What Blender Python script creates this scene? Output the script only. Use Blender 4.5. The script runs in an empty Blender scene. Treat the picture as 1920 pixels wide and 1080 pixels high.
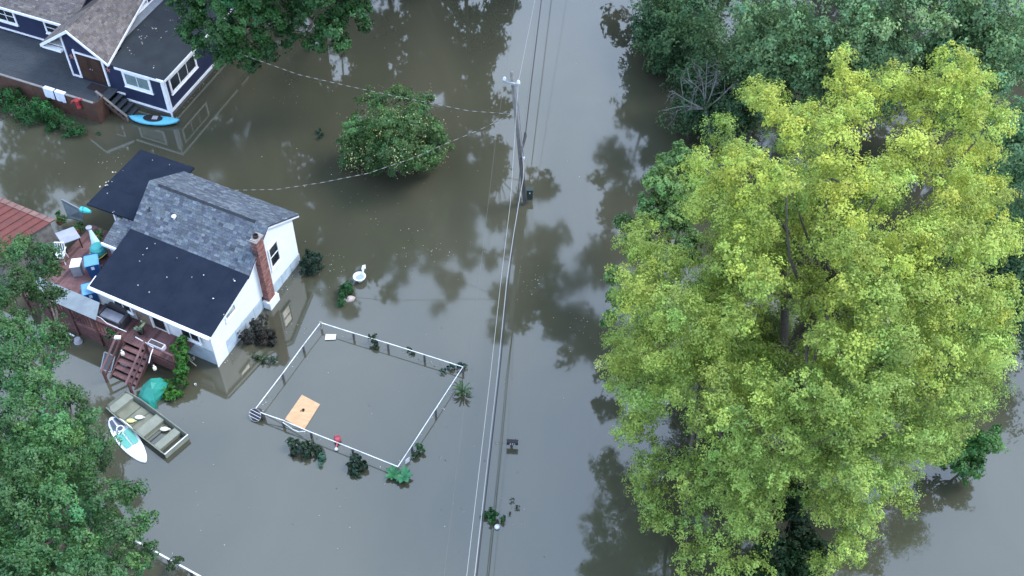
import bpy, math, random
import numpy as np
from mathutils import Vector, Matrix

SC = bpy.context.scene
COL = SC.collection
RNG = np.random.default_rng(7)
random.seed(7)

# ------------------------------------------------------------------ camera
CAM_H, PITCH, ROLL, FPX = 40.0, math.radians(48.02), math.radians(0.82), 2100.0
cd = bpy.data.cameras.new("camera")
cam = bpy.data.objects.new("camera", cd)
COL.objects.link(cam)
cd.sensor_width = 36.0
cd.lens = 36.0 * FPX / 1920.0
cd.clip_start, cd.clip_end = 0.5, 6000.0
cam.matrix_world = Matrix.Translation((0, 0, CAM_H)) @ Matrix.Rotation(math.pi/2 - PITCH, 4, 'X') @ Matrix.Rotation(ROLL, 4, 'Z')
SC.camera = cam

# ------------------------------------------------------------------ world, sun, exposure
SUN_EL, SUN_AZ = math.radians(52), math.radians(78)      # azimuth clockwise from +Y: veiled sun off to the right
w = bpy.data.worlds.new("World"); SC.world = w; w.use_nodes = True
nt = w.node_tree; nt.nodes.clear()
out = nt.nodes.new("ShaderNodeOutputWorld")
bg = nt.nodes.new("ShaderNodeBackground")
sky = nt.nodes.new("ShaderNodeTexSky"); sky.sky_type = 'NISHITA'; sky.sun_disc = False
sky.sun_elevation = SUN_EL; sky.sun_rotation = SUN_AZ
sky.air_density = 1.0; sky.dust_density = 1.0; sky.ozone_density = 2.0
# a thin even cloud layer over the blue: the sky's colour mixed with a grey cloud colour, broken up softly
cloud = nt.nodes.new("ShaderNodeTexNoise"); cloud.inputs['Scale'].default_value = 1.6; cloud.inputs['Detail'].default_value = 5.0
tc = nt.nodes.new("ShaderNodeTexCoord")
cr = nt.nodes.new("ShaderNodeValToRGB")
cr.color_ramp.elements[0].position = 0.3; cr.color_ramp.elements[0].color = (9.8, 12.9, 18.4, 1)
cr.color_ramp.elements[1].position = 0.75; cr.color_ramp.elements[1].color = (15.2, 18.4, 23.4, 1)
mx = nt.nodes.new("ShaderNodeMix"); mx.data_type = 'RGBA'; mx.inputs['Factor'].default_value = 0.8
nt.links.new(tc.outputs['Generated'], cloud.inputs['Vector'])
nt.links.new(cloud.outputs['Fac'], cr.inputs['Fac'])
nt.links.new(sky.outputs['Color'], mx.inputs['A'])
nt.links.new(cr.outputs['Color'], mx.inputs['B'])
nt.links.new(mx.outputs['Result'], bg.inputs['Color'])
bg.inputs['Strength'].default_value = 0.055
nt.links.new(bg.outputs['Background'], out.inputs['Surface'])

sd = bpy.data.lights.new("sun", 'SUN'); sd.energy = 1.15; sd.angle = math.radians(22); sd.color = (1.0, 0.97, 0.92)
sun = bpy.data.objects.new("sun", sd); COL.objects.link(sun)
dirv = Vector((math.sin(SUN_AZ)*math.cos(SUN_EL), math.cos(SUN_AZ)*math.cos(SUN_EL), math.sin(SUN_EL)))
sun.rotation_euler = dirv.to_track_quat('Z', 'Y').to_euler()
sun.location = dirv * 80

SC.view_settings.view_transform = 'Standard'; SC.view_settings.look = 'None'
SC.view_settings.exposure = 1.9; SC.view_settings.gamma = 1.0
SC.view_settings.use_curve_mapping = False
SC.render.engine = 'CYCLES'
SC.cycles.max_bounces = 8; SC.cycles.diffuse_bounces = 3; SC.cycles.transmission_bounces = 4
SC.cycles.glossy_bounces = 4; SC.cycles.transparent_max_bounces = 6
SC.cycles.caustics_reflective = False; SC.cycles.caustics_refractive = False
SC.cycles.use_denoising = True

# ------------------------------------------------------------------ geometry helpers
def at(px, py, h=0.0):
    """world point at height h seen at photo pixel (px, py) of the 1920x1080 frame"""
    x, y = px-960, 540-py
    c, s = math.cos(ROLL), math.sin(ROLL)
    x, y = c*x-s*y, s*x+c*y
    cp, sp = math.cos(PITCH), math.sin(PITCH)
    r = Vector((x, FPX*cp+y*sp, -FPX*sp+y*cp))
    return Vector((0, 0, CAM_H)) + r*((h-CAM_H)/r.z)

def tag(o, label=None, cat=None, group=None, kind=None):
    if label: o['label'] = label
    if cat: o['category'] = cat
    if group: o['group'] = group
    if kind: o['kind'] = kind
    return o

def thing(name, label, cat, loc=(0, 0, 0), rotz=0.0, group=None):
    o = bpy.data.objects.new(name, None); COL.objects.link(o)
    o.location = loc; o.rotation_euler = (0, 0, rotz); o.empty_display_size = 0.2
    return tag(o, label, cat, group)

def root_of(o):
    while o.parent: o = o.parent
    return o

class MB:
    """collects vertices and faces; build() links them as ONE mesh object"""
    def __init__(s): s.v = []; s.f = []; s.c = None
    def add(s, vs, fs):
        n = len(s.v); s.v += [tuple(p) for p in vs]; s.f += [tuple(i+n for i in f) for f in fs]; return s
    def hexa(s, p):            # 8 corners: bottom 4 (ccw), top 4
        return s.add(p, [(3,2,1,0),(4,5,6,7),(0,1,5,4),(1,2,6,5),(2,3,7,6),(3,0,4,7)])
    def box(s, x0, x1, y0, y1, z0, z1, W=None):
        p = [(x0,y0,z0),(x1,y0,z0),(x1,y1,z0),(x0,y1,z0),(x0,y0,z1),(x1,y0,z1),(x1,y1,z1),(x0,y1,z1)]
        if W: p = [W(*q) for q in p]
        return s.hexa(p)
    def slab(s, poly, th):     # polygon (points on the top) extruded straight down by th
        n = len(poly); vs = [tuple(p) for p in poly]+[(p[0],p[1],p[2]-th) for p in poly]
        return s.add(vs, [tuple(range(n)), tuple(range(2*n-1, n-1, -1))]+[(i, i+n, (i+1)%n+n, (i+1)%n) for i in range(n)])
    def prism(s, poly, vec):   # polygon extruded along vec
        n = len(poly); vs = [tuple(p) for p in poly]+[tuple(Vector(p)+Vector(vec)) for p in poly]
        return s.add(vs, [tuple(range(n)), tuple(range(2*n-1, n-1, -1))]+[(i, i+n, (i+1)%n+n, (i+1)%n) for i in range(n)])
    def bar(s, a, b, wx, wz):  # square-section bar from a to b
        a, b = Vector(a), Vector(b); d = (b-a).normalized()
        u = d.cross(Vector((0,0,1)))
        u = Vector((1,0,0)) if u.length < 1e-3 else u.normalized()
        v = u.cross(d).normalized(); u = u*wx/2; v = v*wz/2
        return s.hexa([a-u-v, a+u-v, b+u-v, b-u-v, a-u+v, a+u+v, b+u+v, b-u+v])
    def tube(s, pts, rad, n=8, cap=True):
        pts = [Vector(p) for p in pts]; m = len(pts)
        if not hasattr(rad, '__len__'): rad = [rad]*m
        base = len(s.v); prev = None
        for i, p in enumerate(pts):
            d = (pts[min(i+1, m-1)]-pts[max(i-1, 0)]).normalized()
            u = d.orthogonal().normalized() if prev is None else (prev-d*prev.dot(d)).normalized()
            prev = u; v = d.cross(u)
            for k in range(n):
                a = 2*math.pi*k/n; s.v.append(tuple(p+(u*math.cos(a)+v*math.sin(a))*rad[i]))
        for i in range(m-1):
            for k in range(n):
                a = base+i*n+k; b = base+i*n+(k+1)%n; s.f.append((a, b, b+n, a+n))
        if cap:
            s.f.append(tuple(base+k for k in reversed(range(n)))); s.f.append(tuple(base+(m-1)*n+k for k in range(n)))
        return s
    def lathe(s, prof, n=16, c=(0,0,0), sx=1.0, sy=1.0):
        base = len(s.v)
        for r, z in prof:
            for k in range(n):
                a = 2*math.pi*k/n; s.v.append((c[0]+r*sx*math.cos(a), c[1]+r*sy*math.sin(a), c[2]+z))
        for i in range(len(prof)-1):
            for k in range(n):
                a = base+i*n+k; b = base+i*n+(k+1)%n; s.f.append((a, b, b+n, a+n))
        s.f.append(tuple(base+k for k in reversed(range(n)))); s.f.append(tuple(base+(len(prof)-1)*n+k for k in range(n)))
        return s
    def build(s, name, m, parent=None, local=False, smooth=False, bevel=0.0):
        me = bpy.data.meshes.new(name)
        off = Vector((0,0,0)) if (local or parent is None) else root_of(parent).location
        me.from_pydata([(p[0]-off.x, p[1]-off.y, p[2]-off.z) for p in s.v], [], s.f)
        me.update()
        if s.c is not None:
            a = me.color_attributes.new("leaf", 'FLOAT_COLOR', 'POINT')
            a.data.foreach_set("color", np.asarray(s.c, np.float32).ravel())
        o = bpy.data.objects.new(name, me); COL.objects.link(o)
        if m: me.materials.append(m)
        if parent is not None: o.parent = parent
        if smooth:
            me.polygons.foreach_set("use_smooth", [True]*len(me.polygons))
        if bevel:
            b = o.modifiers.new("bevel", 'BEVEL'); b.width = bevel; b.segments = 2; b.limit_method = 'ANGLE'
        return o

def copy_tree(o, parent=None):
    c = o.copy(); COL.objects.link(c)
    if parent is not None: c.parent = parent
    for ch in list(o.children): copy_tree(ch, c)
    return c

# ------------------------------------------------------------------ materials
MATS = {}
def mat(name, c1, c2=None, scale=4.0, rough=0.8, bump=0.0, bscale=None, spec=0.3, detail=6.0, stretch=None, metal=0.0, lo=0.35, hi=0.65):
    if name in MATS: return MATS[name]
    m = bpy.data.materials.new(name); m.use_nodes = True
    t = m.node_tree; b = t.nodes["Principled BSDF"]
    b.inputs['Roughness'].default_value = rough; b.inputs['Specular IOR Level'].default_value = spec; b.inputs['Metallic'].default_value = metal
    b.inputs['Base Color'].default_value = (*c1, 1)
    if c2 is not None or bump:
        co = t.nodes.new("ShaderNodeTexCoord"); src = co.outputs['Object']
        if stretch:
            mp = t.nodes.new("ShaderNodeMapping"); mp.inputs['Scale'].default_value = stretch
            t.links.new(src, mp.inputs['Vector']); src = mp.outputs['Vector']
    if c2 is not None:
        n = t.nodes.new("ShaderNodeTexNoise"); n.inputs['Scale'].default_value = scale; n.inputs['Detail'].default_value = detail
        n.inputs['Roughness'].default_value = 0.65
        t.links.new(src, n.inputs['Vector'])
        r = t.nodes.new("ShaderNodeValToRGB"); r.color_ramp.elements[0].position = lo; r.color_ramp.elements[1].position = hi
        r.color_ramp.elements[0].color = (*c1, 1); r.color_ramp.elements[1].color = (*c2, 1)
        t.links.new(n.outputs['Fac'], r.inputs['Fac']); t.links.new(r.outputs['Color'], b.inputs['Base Color'])
    if bump:
        n2 = t.nodes.new("ShaderNodeTexNoise"); n2.inputs['Scale'].default_value = bscale or scale*4; n2.inputs['Detail'].default_value = 4
        t.links.new(src, n2.inputs['Vector'])
        bp = t.nodes.new("ShaderNodeBump"); bp.inputs['Strength'].default_value = bump; bp.inputs['Distance'].default_value = 0.02
        t.links.new(n2.outputs['Fac'], bp.inputs['Height']); t.links.new(bp.outputs['Normal'], b.inputs['Normal'])
    MATS[name] = m; return m

def attr_mat(name, rough=0.75, spec=0.25, mottling=0.25, nscale=9.0):
    """base colour comes from the per-piece colour attribute, with fine grain on top"""
    m = bpy.data.materials.new(name); m.use_nodes = True
    t = m.node_tree; b = t.nodes["Principled BSDF"]
    b.inputs['Roughness'].default_value = rough; b.inputs['Specular IOR Level'].default_value = spec
    a = t.nodes.new("ShaderNodeAttribute"); a.attribute_name = "leaf"
    co = t.nodes.new("ShaderNodeTexCoord")
    n = t.nodes.new("ShaderNodeTexNoise"); n.inputs['Scale'].default_value = nscale; n.inputs['Detail'].default_value = 8
    t.links.new(co.outputs['Object'], n.inputs['Vector'])
    mr = t.nodes.new("ShaderNodeMapRange"); mr.inputs['From Min'].default_value = 0.3; mr.inputs['From Max'].default_value = 0.7
    mr.inputs['To Min'].default_value = 1-mottling; mr.inputs['To Max'].default_value = 1+mottling
    t.links.new(n.outputs['Fac'], mr.inputs['Value'])
    mm = t.nodes.new("ShaderNodeMix"); mm.data_type = 'RGBA'; mm.blend_type = 'MULTIPLY'; mm.inputs['Factor'].default_value = 1
    t.links.new(a.outputs['Color'], mm.inputs['A']); t.links.new(mr.outputs['Result'], mm.inputs['B'])
    t.links.new(mm.outputs['Result'], b.inputs['Base Color'])
    return m

def leaf_mat(name, gloss=0.35, trans=0.3, spec=0.35):
    m = bpy.data.materials.new(name); m.use_nodes = True
    t = m.node_tree; b = t.nodes["Principled BSDF"]; o = t.nodes["Material Output"]
    b.inputs['Roughness'].default_value = gloss; b.inputs['Specular IOR Level'].default_value = spec
    a = t.nodes.new("ShaderNodeAttribute"); a.attribute_name = "leaf"
    tr = t.nodes.new("ShaderNodeBsdfTranslucent"); ms = t.nodes.new("ShaderNodeMixShader"); ms.inputs[0].default_value = trans
    t.links.new(a.outputs['Color'], b.inputs['Base Color']); t.links.new(a.outputs['Color'], tr.inputs['Color'])
    t.links.new(b.outputs[0], ms.inputs[1]); t.links.new(tr.outputs[0], ms.inputs[2]); t.links.new(ms.outputs[0], o.inputs['Surface'])
    return m

WHITE = mat("white_paint", (0.67, 0.70, 0.72), (0.58, 0.61, 0.64), 1.5, 0.6)
TRIM = mat("white_trim", (0.70, 0.72, 0.76), (0.58, 0.60, 0.64), 3.0, 0.55)
NAVY = mat("navy_siding", (0.012, 0.018, 0.046), (0.017, 0.024, 0.058), 2.0, 0.6)
GLASS = mat("window_glass", (0.012, 0.016, 0.02), None, rough=0.06, spec=0.6)
PALEGLASS = mat("pale_window_glass", (0.16, 0.22, 0.23), (0.11, 0.16, 0.17), 3, rough=0.12, spec=0.6)
DARKROOF = mat("dark_roofing", (0.007, 0.0115, 0.022), (0.011, 0.016, 0.029), 1.2, 0.9, spec=0.12, bump=0.15, bscale=60)
BRICKM = attr_mat("chimney_brick", 0.9, 0.2, 0.2, 30)
SHINGLE = attr_mat("asphalt_shingle", 0.9, 0.2, 0.28, 14)
MORTAR = mat("mortar", (0.20, 0.16, 0.14), (0.14, 0.11, 0.10), 12, 0.9)
DECKRED = mat("red_stained_wood", (0.095, 0.045, 0.042), (0.06, 0.03, 0.03), 3.0, 0.65, bump=0.2, stretch=(1,6,1))
DECKRED2 = mat("worn_red_stain", (0.15, 0.075, 0.075), (0.085, 0.045, 0.045), 2.5, 0.7, bump=0.2)
BROWNWOOD = mat("brown_stained_wood", (0.085, 0.045, 0.032), (0.055, 0.03, 0.024), 2.0, 0.7, bump=0.2)
GREYWOOD = mat("weathered_grey_wood", (0.16, 0.15, 0.14), (0.09, 0.085, 0.08), 4.0, 0.85, bump=0.3)
DARKWOOD = mat("dark_wet_wood", (0.035, 0.03, 0.026), (0.06, 0.052, 0.045), 5.0, 0.8)
BARK = mat("bark", (0.06, 0.05, 0.042), (0.10, 0.088, 0.075), 6.0, 0.9, bump=0.5)
DEADBARK = mat("bare_grey_bark", (0.20, 0.19, 0.18), (0.12, 0.115, 0.11), 6.0, 0.9)
POLEWOOD = mat("pole_wood", (0.15, 0.15, 0.145), (0.10, 0.098, 0.095), 5.0, 0.9)
BLACK = mat("black_plastic", (0.012, 0.012, 0.014), None, rough=0.45)
GREYPL = mat("grey_plastic", (0.24, 0.25, 0.28), (0.19, 0.20, 0.23), 3.0, 0.5)
# ------------------------------------------------------------------ water
def water():
    m = bpy.data.materials.new("muddy_flood_water"); m.use_nodes = True
    t = m.node_tree; b = t.nodes["Principled BSDF"]
    co = t.nodes.new("ShaderNodeTexCoord")
    n = t.nodes.new("ShaderNodeTexNoise"); n.inputs['Scale'].default_value = 0.16; n.inputs['Detail'].default_value = 7; n.inputs['Distortion'].default_value = 0.8
    mp = t.nodes.new("ShaderNodeMapping"); mp.inputs['Scale'].default_value = (1.0, 0.45, 1.0); mp.inputs['Rotation'].default_value = (0, 0, 0.25)
    t.links.new(co.outputs['Object'], mp.inputs['Vector']); t.links.new(mp.outputs['Vector'], n.inputs['Vector'])
    n3 = t.nodes.new("ShaderNodeTexNoise"); n3.inputs['Scale'].default_value = 0.22; n3.inputs['Detail'].default_value = 3
    t.links.new(mp.outputs['Vector'], n3.inputs['Vector'])
    rr = t.nodes.new("ShaderNodeMapRange"); rr.inputs['From Min'].default_value = 0.4; rr.inputs['From Max'].default_value = 0.7
    rr.inputs['To Min'].default_value = 0.03; rr.inputs['To Max'].default_value = 0.085
    t.links.new(n3.outputs['Fac'], rr.inputs['Value']); t.links.new(rr.outputs['Result'], b.inputs['Roughness'])
    r = t.nodes.new("ShaderNodeValToRGB"); r.color_ramp.elements[0].position = 0.35; r.color_ramp.elements[1].position = 0.68
    r.color_ramp.elements[0].color = (0.038, 0.039, 0.026, 1); r.color_ramp.elements[1].color = (0.055, 0.053, 0.036, 1)
    t.links.new(n.outputs['Fac'], r.inputs['Fac']); t.links.new(r.outputs['Color'], b.inputs['Base Color'])
    b.inputs['Roughness'].default_value = 0.05; b.inputs['IOR'].default_value = 1.72; b.inputs['Specular IOR Level'].default_value = 0.5
    n2 = t.nodes.new("ShaderNodeTexNoise"); n2.inputs['Scale'].default_value = 0.9; n2.inputs['Detail'].default_value = 3
    t.links.new(co.outputs['Object'], n2.inputs['Vector'])
    bp = t.nodes.new("ShaderNodeBump"); bp.inputs['Strength'].default_value = 0.05; bp.inputs['Distance'].default_value = 0.02
    t.links.new(n2.outputs['Fac'], bp.inputs['Height']); t.links.new(bp.outputs['Normal'], b.inputs['Normal'])
    q = MB().add([(-3000,-3000,0),(3000,-3000,0),(3000,3000,0),(-3000,3000,0)], [(0,1,2,3)])
    o = q.build("water", m); o['kind'] = 'structure'
water()

# ------------------------------------------------------------------ foliage
LEAF = leaf_mat("leaf", 0.5, 0.38, 0.25)
LEAFGLOSS = leaf_mat("glossy_leaf", 0.45, 0.36, 0.3)

def leaf_object(name, P, N, S, C, m, parent, aspect=0.55, smooth=False):
    """one bent quad for each leaf: P centres, N normals, S lengths, C colours"""
    n = len(P); off = np.array(root_of(parent).location) if parent is not None else np.zeros(3)
    P = P - off
    r = RNG.normal(size=(n, 3)); T = r - N*np.sum(r*N, 1)[:, None]
    T /= np.linalg.norm(T, axis=1)[:, None]+1e-9
    B = np.cross(N, T); L = S[:, None]
    V = np.empty((n, 4, 3), np.float32)
    V[:, 0] = P-T*L*0.5; V[:, 1] = P+B*L*aspect*0.5+N*L*0.10; V[:, 2] = P+T*L*0.5-N*L*0.12; V[:, 3] = P-B*L*aspect*0.5+N*L*0.10
    me = bpy.data.meshes.new(name)
    me.vertices.add(n*4); me.vertices.foreach_set("co", V.ravel())
    me.loops.add(n*4); me.loops.foreach_set("vertex_index", np.arange(n*4, dtype=np.int32))
    me.polygons.add(n); me.polygons.foreach_set("loop_start", np.arange(0, n*4, 4, dtype=np.int32))
    try: me.polygons.foreach_set("loop_total", np.full(n, 4, dtype=np.int32))
    except Exception: pass
    me.update(calc_edges=True)
    a = me.color_attributes.new("leaf", 'FLOAT_COLOR', 'POINT')
    cc = np.ones((n, 4, 4), np.float32); cc[:, :, :3] = C[:, None, :]
    a.data.foreach_set("color", cc.ravel())
    me.materials.append(m)
    o = bpy.data.objects.new(name, me); COL.objects.link(o)
    if parent is not None: o.parent = parent
    return o

def reseed(k):
    global RNG
    RNG = np.random.default_rng(k); random.seed(k)

def sphere_dirs(n, up=0.0):
    d = RNG.normal(size=(n, 3)); d[:, 2] += up
    return d/np.linalg.norm(d, axis=1)[:, None]

def crown_leaves(lobes, n, size, subs=13, tufts=9, tint_jit=0.16, hue_jit=0.12, zs=0.85, up=0.35, sub_r=(0.30, 0.48)):
    """lobes: (x, y, z, r, (r,g,b)); every lobe > clumps > tufts > leaves"""
    L = np.array([l[:4] for l in lobes], float); Cb = np.array([l[4] for l in lobes], float)
    wgt = L[:, 3]**2; wgt /= wgt.sum()
    cnt = np.maximum((wgt*n).astype(int), 20)
    PP, NN, SS, CC = [], [], [], []
    for (x, y, z, r), c, k in zip(L, Cb, cnt):
        c0 = np.array([x, y, z]); ns = subs
        d = sphere_dirs(ns, up); rad = r*RNG.uniform(*sub_r, ns)
        sc = c0 + d*np.array([1, 1, zs])*(r*RNG.uniform(0.45, 0.85, ns))[:, None]
        st = RNG.normal(0, tint_jit, ns); sh = RNG.normal(0, hue_jit, ns)
        td = sphere_dirs(ns*tufts, 0.3).reshape(ns, tufts, 3)
        tcn = sc[:, None]+td*np.array([1, 1, 0.8])*(rad[:, None, None]*RNG.uniform(0.55, 1.0, (ns, tufts, 1)))
        i = RNG.integers(0, ns, k); j = RNG.integers(0, tufts, k)
        ld = sphere_dirs(k, 0.15)
        p = tcn[i, j]+ld*(rad[i]*0.42*RNG.uniform(0.2, 1.0, k)**0.6)[:, None]
        nrm = td[i, j]*0.75+d[i]*0.65+RNG.normal(0, 0.42, (k, 3))+np.array([0, 0, 0.35])
        nrm /= np.linalg.norm(nrm, axis=1)[:, None]
        f = np.exp(st[i]+RNG.normal(0, 0.09, k)); h = sh[i]+RNG.normal(0, 0.06, k)
        col = c*f[:, None]; col = col*np.stack([1+h*0.9, 1+h*0.15, 1-h*0.3], 1)
        PP.append(p); NN.append(nrm); SS.append(size*RNG.uniform(0.65, 1.3, k)); CC.append(np.clip(col, 0.002, 0.6))
    P = np.concatenate(PP); N = np.concatenate(NN); S = np.concatenate(SS); C = np.concatenate(CC)
    ok = P[:, 2] > 0.03
    return P[ok], N[ok], S[ok], C[ok]

def limb(mb, a, b, r0, r1, sag=0.15, n=6, seg=5):
    a, b = Vector(a), Vector(b); L = (b-a).length
    j = Vector(RNG.normal(0, 0.05*L, 3))
    pts = []; rs = []
    for k in range(seg+1):
        t = k/seg
        p = a.lerp(b, t)+j*math.sin(math.pi*t)+Vector((0, 0, -sag*L*math.sin(math.pi*t)*0.5))
        pts.append(p); rs.append(r0+(r1-r0)*t**0.8)
    mb.tube(pts, rs, n)

def tree(name, label, base, lobes, n, size, fork=None, r=0.3, m=None, group=None, bark=None, nlimb=26, cat="tree", **kw):
    t = thing(name, label, cat, (base[0], base[1], 0), 0, group)
    leaf_object("crown", *crown_leaves(lobes, n, size, **kw), m or LEAF, t)
    mb = MB(); base = Vector((base[0], base[1], -0.6))
    if fork is None:
        zs = np.array([l[:3] for l in lobes]).mean(0); fork = Vector((base.x*0.5+zs[0]*0.5, base.y*0.5+zs[1]*0.5, zs[2]*0.45))
    fork = Vector(fork)
    limb(mb, base, fork, r, r*0.72, 0, 10, 6)
    idx = RNG.permutation(len(lobes))[:nlimb]
    hubs = []
    for q in range(4):
        l = lobes[idx[q % len(idx)]]; h = fork.lerp(Vector(l[:3]), 0.5); limb(mb, fork, h, r*0.6, r*0.4, 0.1, 8); hubs.append(h)
    for q in idx:
        l = Vector(lobes[q][:3]); h = min(hubs, key=lambda v: (v-l).length)
        limb(mb, h, l, r*0.32, r*0.06, 0.1, 6)
        for _ in range(3):
            e = l+Vector(sphere_dirs(1, 0.3)[0])*lobes[q][3]*0.9; limb(mb, l, e, r*0.07, r*0.02, 0.05, 4, 3)
    mb.build("trunk", bark or BARK, t, smooth=True)
    return t

def dome_lobe(px, py, rp, c, rad, sink=0.75):
    """lobe under the dome surface where the sight line at photo pixel (px, py) meets it"""
    o = np.array([0, 0, CAM_H]); e = np.array(at(px, py, 0.0)); d = (e-o)/np.linalg.norm(e-o)
    q = (o-np.array(c))/rad; k = d/np.array(rad)
    A = k@k; B = q@k; D = B*B-A*(q@q-1)
    s = (-B-math.sqrt(D))/A if D > 0 else -B/A
    p = o+d*s; r = rp*s/FPX
    p = p+d*r*sink
    return p, r

def ell_lobes(c, rad, n, r, col, up=0.3, jit=0.15, shell=(0.55, 0.95)):
    d = sphere_dirs(n, up); out = []
    for v in d:
        f = RNG.uniform(*shell); p = np.array(c)+v*np.array(rad)*f
        k = np.array(col)*np.exp(RNG.normal(0, jit))
        out.append((*p, r*RNG.uniform(0.75, 1.25), tuple(k)))
    return out

YEL = np.array((0.385, 0.440, 0.076)); OLI = np.array((0.245, 0.345, 0.078)); GRN = np.array((0.035, 0.095, 0.030)); BGR = np.array((0.035, 0.080, 0.042))
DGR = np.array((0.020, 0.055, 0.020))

def big_tree():
    px = [(1570,112,24),(1585,150,38),(1600,200,55),(1680,160,52),(1790,125,46),(1825,180,55),(1745,205,58),(1420,190,50),(1485,235,58),(1560,262,60),(1640,262,58),(1720,290,60),(1800,275,62),(1850,240,46),
      (1345,310,55),(1405,325,60),(1345,385,60),(1425,405,60),(1475,340,52),(1560,335,58),(1605,390,62),(1660,345,56),(1705,405,58),(1785,360,66),(1850,372,54),(1872,450,46),
      (1215,455,52),(1250,500,62),(1205,540,62),(1175,590,46),(1265,570,66),(1325,520,58),(1395,480,62),(1435,530,48),(1565,450,56),(1625,470,66),(1700,475,62),(1775,455,66),(1835,480,60),(1862,560,56),(1800,560,66),(1720,560,66),(1645,560,60),(1585,545,48),
      (1185,660,55),(1245,650,66),(1315,615,66),(1375,600,46),(1555,640,46),(1605,655,60),(1680,645,66),(1760,655,66),(1835,650,58),(1872,640,36),
      (1160,705,38),(1205,745,52),(1270,720,60),(1350,705,66),(1430,720,52),(1505,735,58),(1575,735,60),(1655,745,66),(1740,745,62),(1800,735,50),
      (1185,800,36),(1335,775,56),(1405,795,62),(1485,805,60),(1565,815,62),(1645,825,60),(1720,825,52),(1785,815,40),
      (1215,880,36),(1225,940,38),(1295,900,50),(1365,885,60),(1440,885,52),(1525,880,52),(1600,900,54),(1665,900,42),
      (1235,985,32),(1290,985,50),(1370,975,58),(1420,950,42),(1560,960,46),(1620,960,38),(1585,1025,38),(1545,1065,36),(1340,1055,52),(1405,1075,46),(1290,1050,34)]
    c, rad = (10.9, 27.6, 7.6), (7.3, 8.6, 8.8)
    lobes = []
    for x, y, r in px:
        p, rr = dome_lobe(x, y, r*0.98, c, rad, RNG.uniform(-0.25, 1.1))
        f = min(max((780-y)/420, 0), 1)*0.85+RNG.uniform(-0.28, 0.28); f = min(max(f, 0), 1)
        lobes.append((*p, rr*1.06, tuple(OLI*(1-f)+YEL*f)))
        p, rr = dome_lobe(x+RNG.normal(0, 14), y+RNG.normal(0, 14), r, c, rad, 2.6)
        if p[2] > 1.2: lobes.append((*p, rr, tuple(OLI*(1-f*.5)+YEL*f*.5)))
    # hidden and far side of the crown, seen only in the water and from the side
    for v in sphere_dirs(46, -0.15):
        p = np.array(c)+v*np.array(rad)*RNG.uniform(0.35, 0.8)
        q = np.array([0, 0, CAM_H])-p
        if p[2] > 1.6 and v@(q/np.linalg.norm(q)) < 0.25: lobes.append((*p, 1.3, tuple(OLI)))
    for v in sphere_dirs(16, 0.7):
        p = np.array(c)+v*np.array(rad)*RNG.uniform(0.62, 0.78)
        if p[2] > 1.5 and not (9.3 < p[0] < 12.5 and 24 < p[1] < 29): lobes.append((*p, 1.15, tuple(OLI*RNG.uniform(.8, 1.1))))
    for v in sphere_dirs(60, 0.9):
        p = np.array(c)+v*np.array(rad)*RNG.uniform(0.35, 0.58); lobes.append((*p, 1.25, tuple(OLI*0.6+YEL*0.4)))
    for x, y, r, h in [(1355,250,44,6),(1385,285,46,7),(1330,330,44,6),(1280,720,50,5),(1320,790,40,4),(1285,860,40,3.5),(1400,830,46,5),(1450,880,44,4),(1380,930,44,3.5),(1550,900,46,4),(1600,960,40,3),(1168,720,44,3),(1178,690,44,4),(1165,650,40,4.5),(1192,760,44,3),(1215,800,44,3),(1222,860,40,3.5),(1205,620,44,6),(1790,785,50,4),(1745,835,50,3.5),(1690,880,45,3),(1825,740,52,5),(1855,700,48,6),(1700,830,50,4),(1640,900,46,3),(1700,940,32,2.5)]:
        p = np.array(at(x, y, h)); d = np.linalg.norm(p-np.array([0, 0, CAM_H])); lobes.append((*p, r*d/FPX, tuple(OLI*RNG.uniform(.85, 1.15))))
    # openings in the crown: by the fork of the trunk and between the upper boughs
    eye = np.array((0, 0, CAM_H))
    def blocks(l):
        for gx, gy, gr in ((1465,600,48),(1522,470,20),(1650,238,24),(1310,505,24),(1735,395,14),(1300,835,22)):
            g = np.array(at(gx, gy, 0.0))-eye; g /= np.linalg.norm(g); v = np.array(l[:3])-eye; dist = v@g
            if np.linalg.norm(v-g*dist) < (gr/FPX)*dist+l[3]*0.26: return True
        return False
    lobes = [l for l in lobes if not blocks(l)]
    lobes += ell_lobes((11.0, 29.5, 3.0), (5.0, 5.0, 1.2), 34, 1.2, tuple(OLI*0.5), 0.0, shell=(0.2, 1.0))  # low inner lobes behind the openings, crown shade put into a darkened olive
    base = (10.6, 27.6)
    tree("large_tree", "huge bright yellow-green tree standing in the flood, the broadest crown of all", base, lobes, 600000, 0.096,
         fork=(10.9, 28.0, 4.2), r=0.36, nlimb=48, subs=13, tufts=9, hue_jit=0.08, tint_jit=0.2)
reseed(11); big_tree(); reseed(12)

def px_lobes(px, h, col, jit=0.14):
    out = []
    for q in px:
        x, y, r = q[:3]; hh = q[3] if len(q) > 3 else h
        p = np.array(at(x, y, hh)); d = np.linalg.norm(p-np.array([0, 0, CAM_H]))
        out.append((*p, 0.84*r*d/FPX, tuple(np.array(col)*np.exp(RNG.normal(0, jit)))))
    return out

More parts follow.
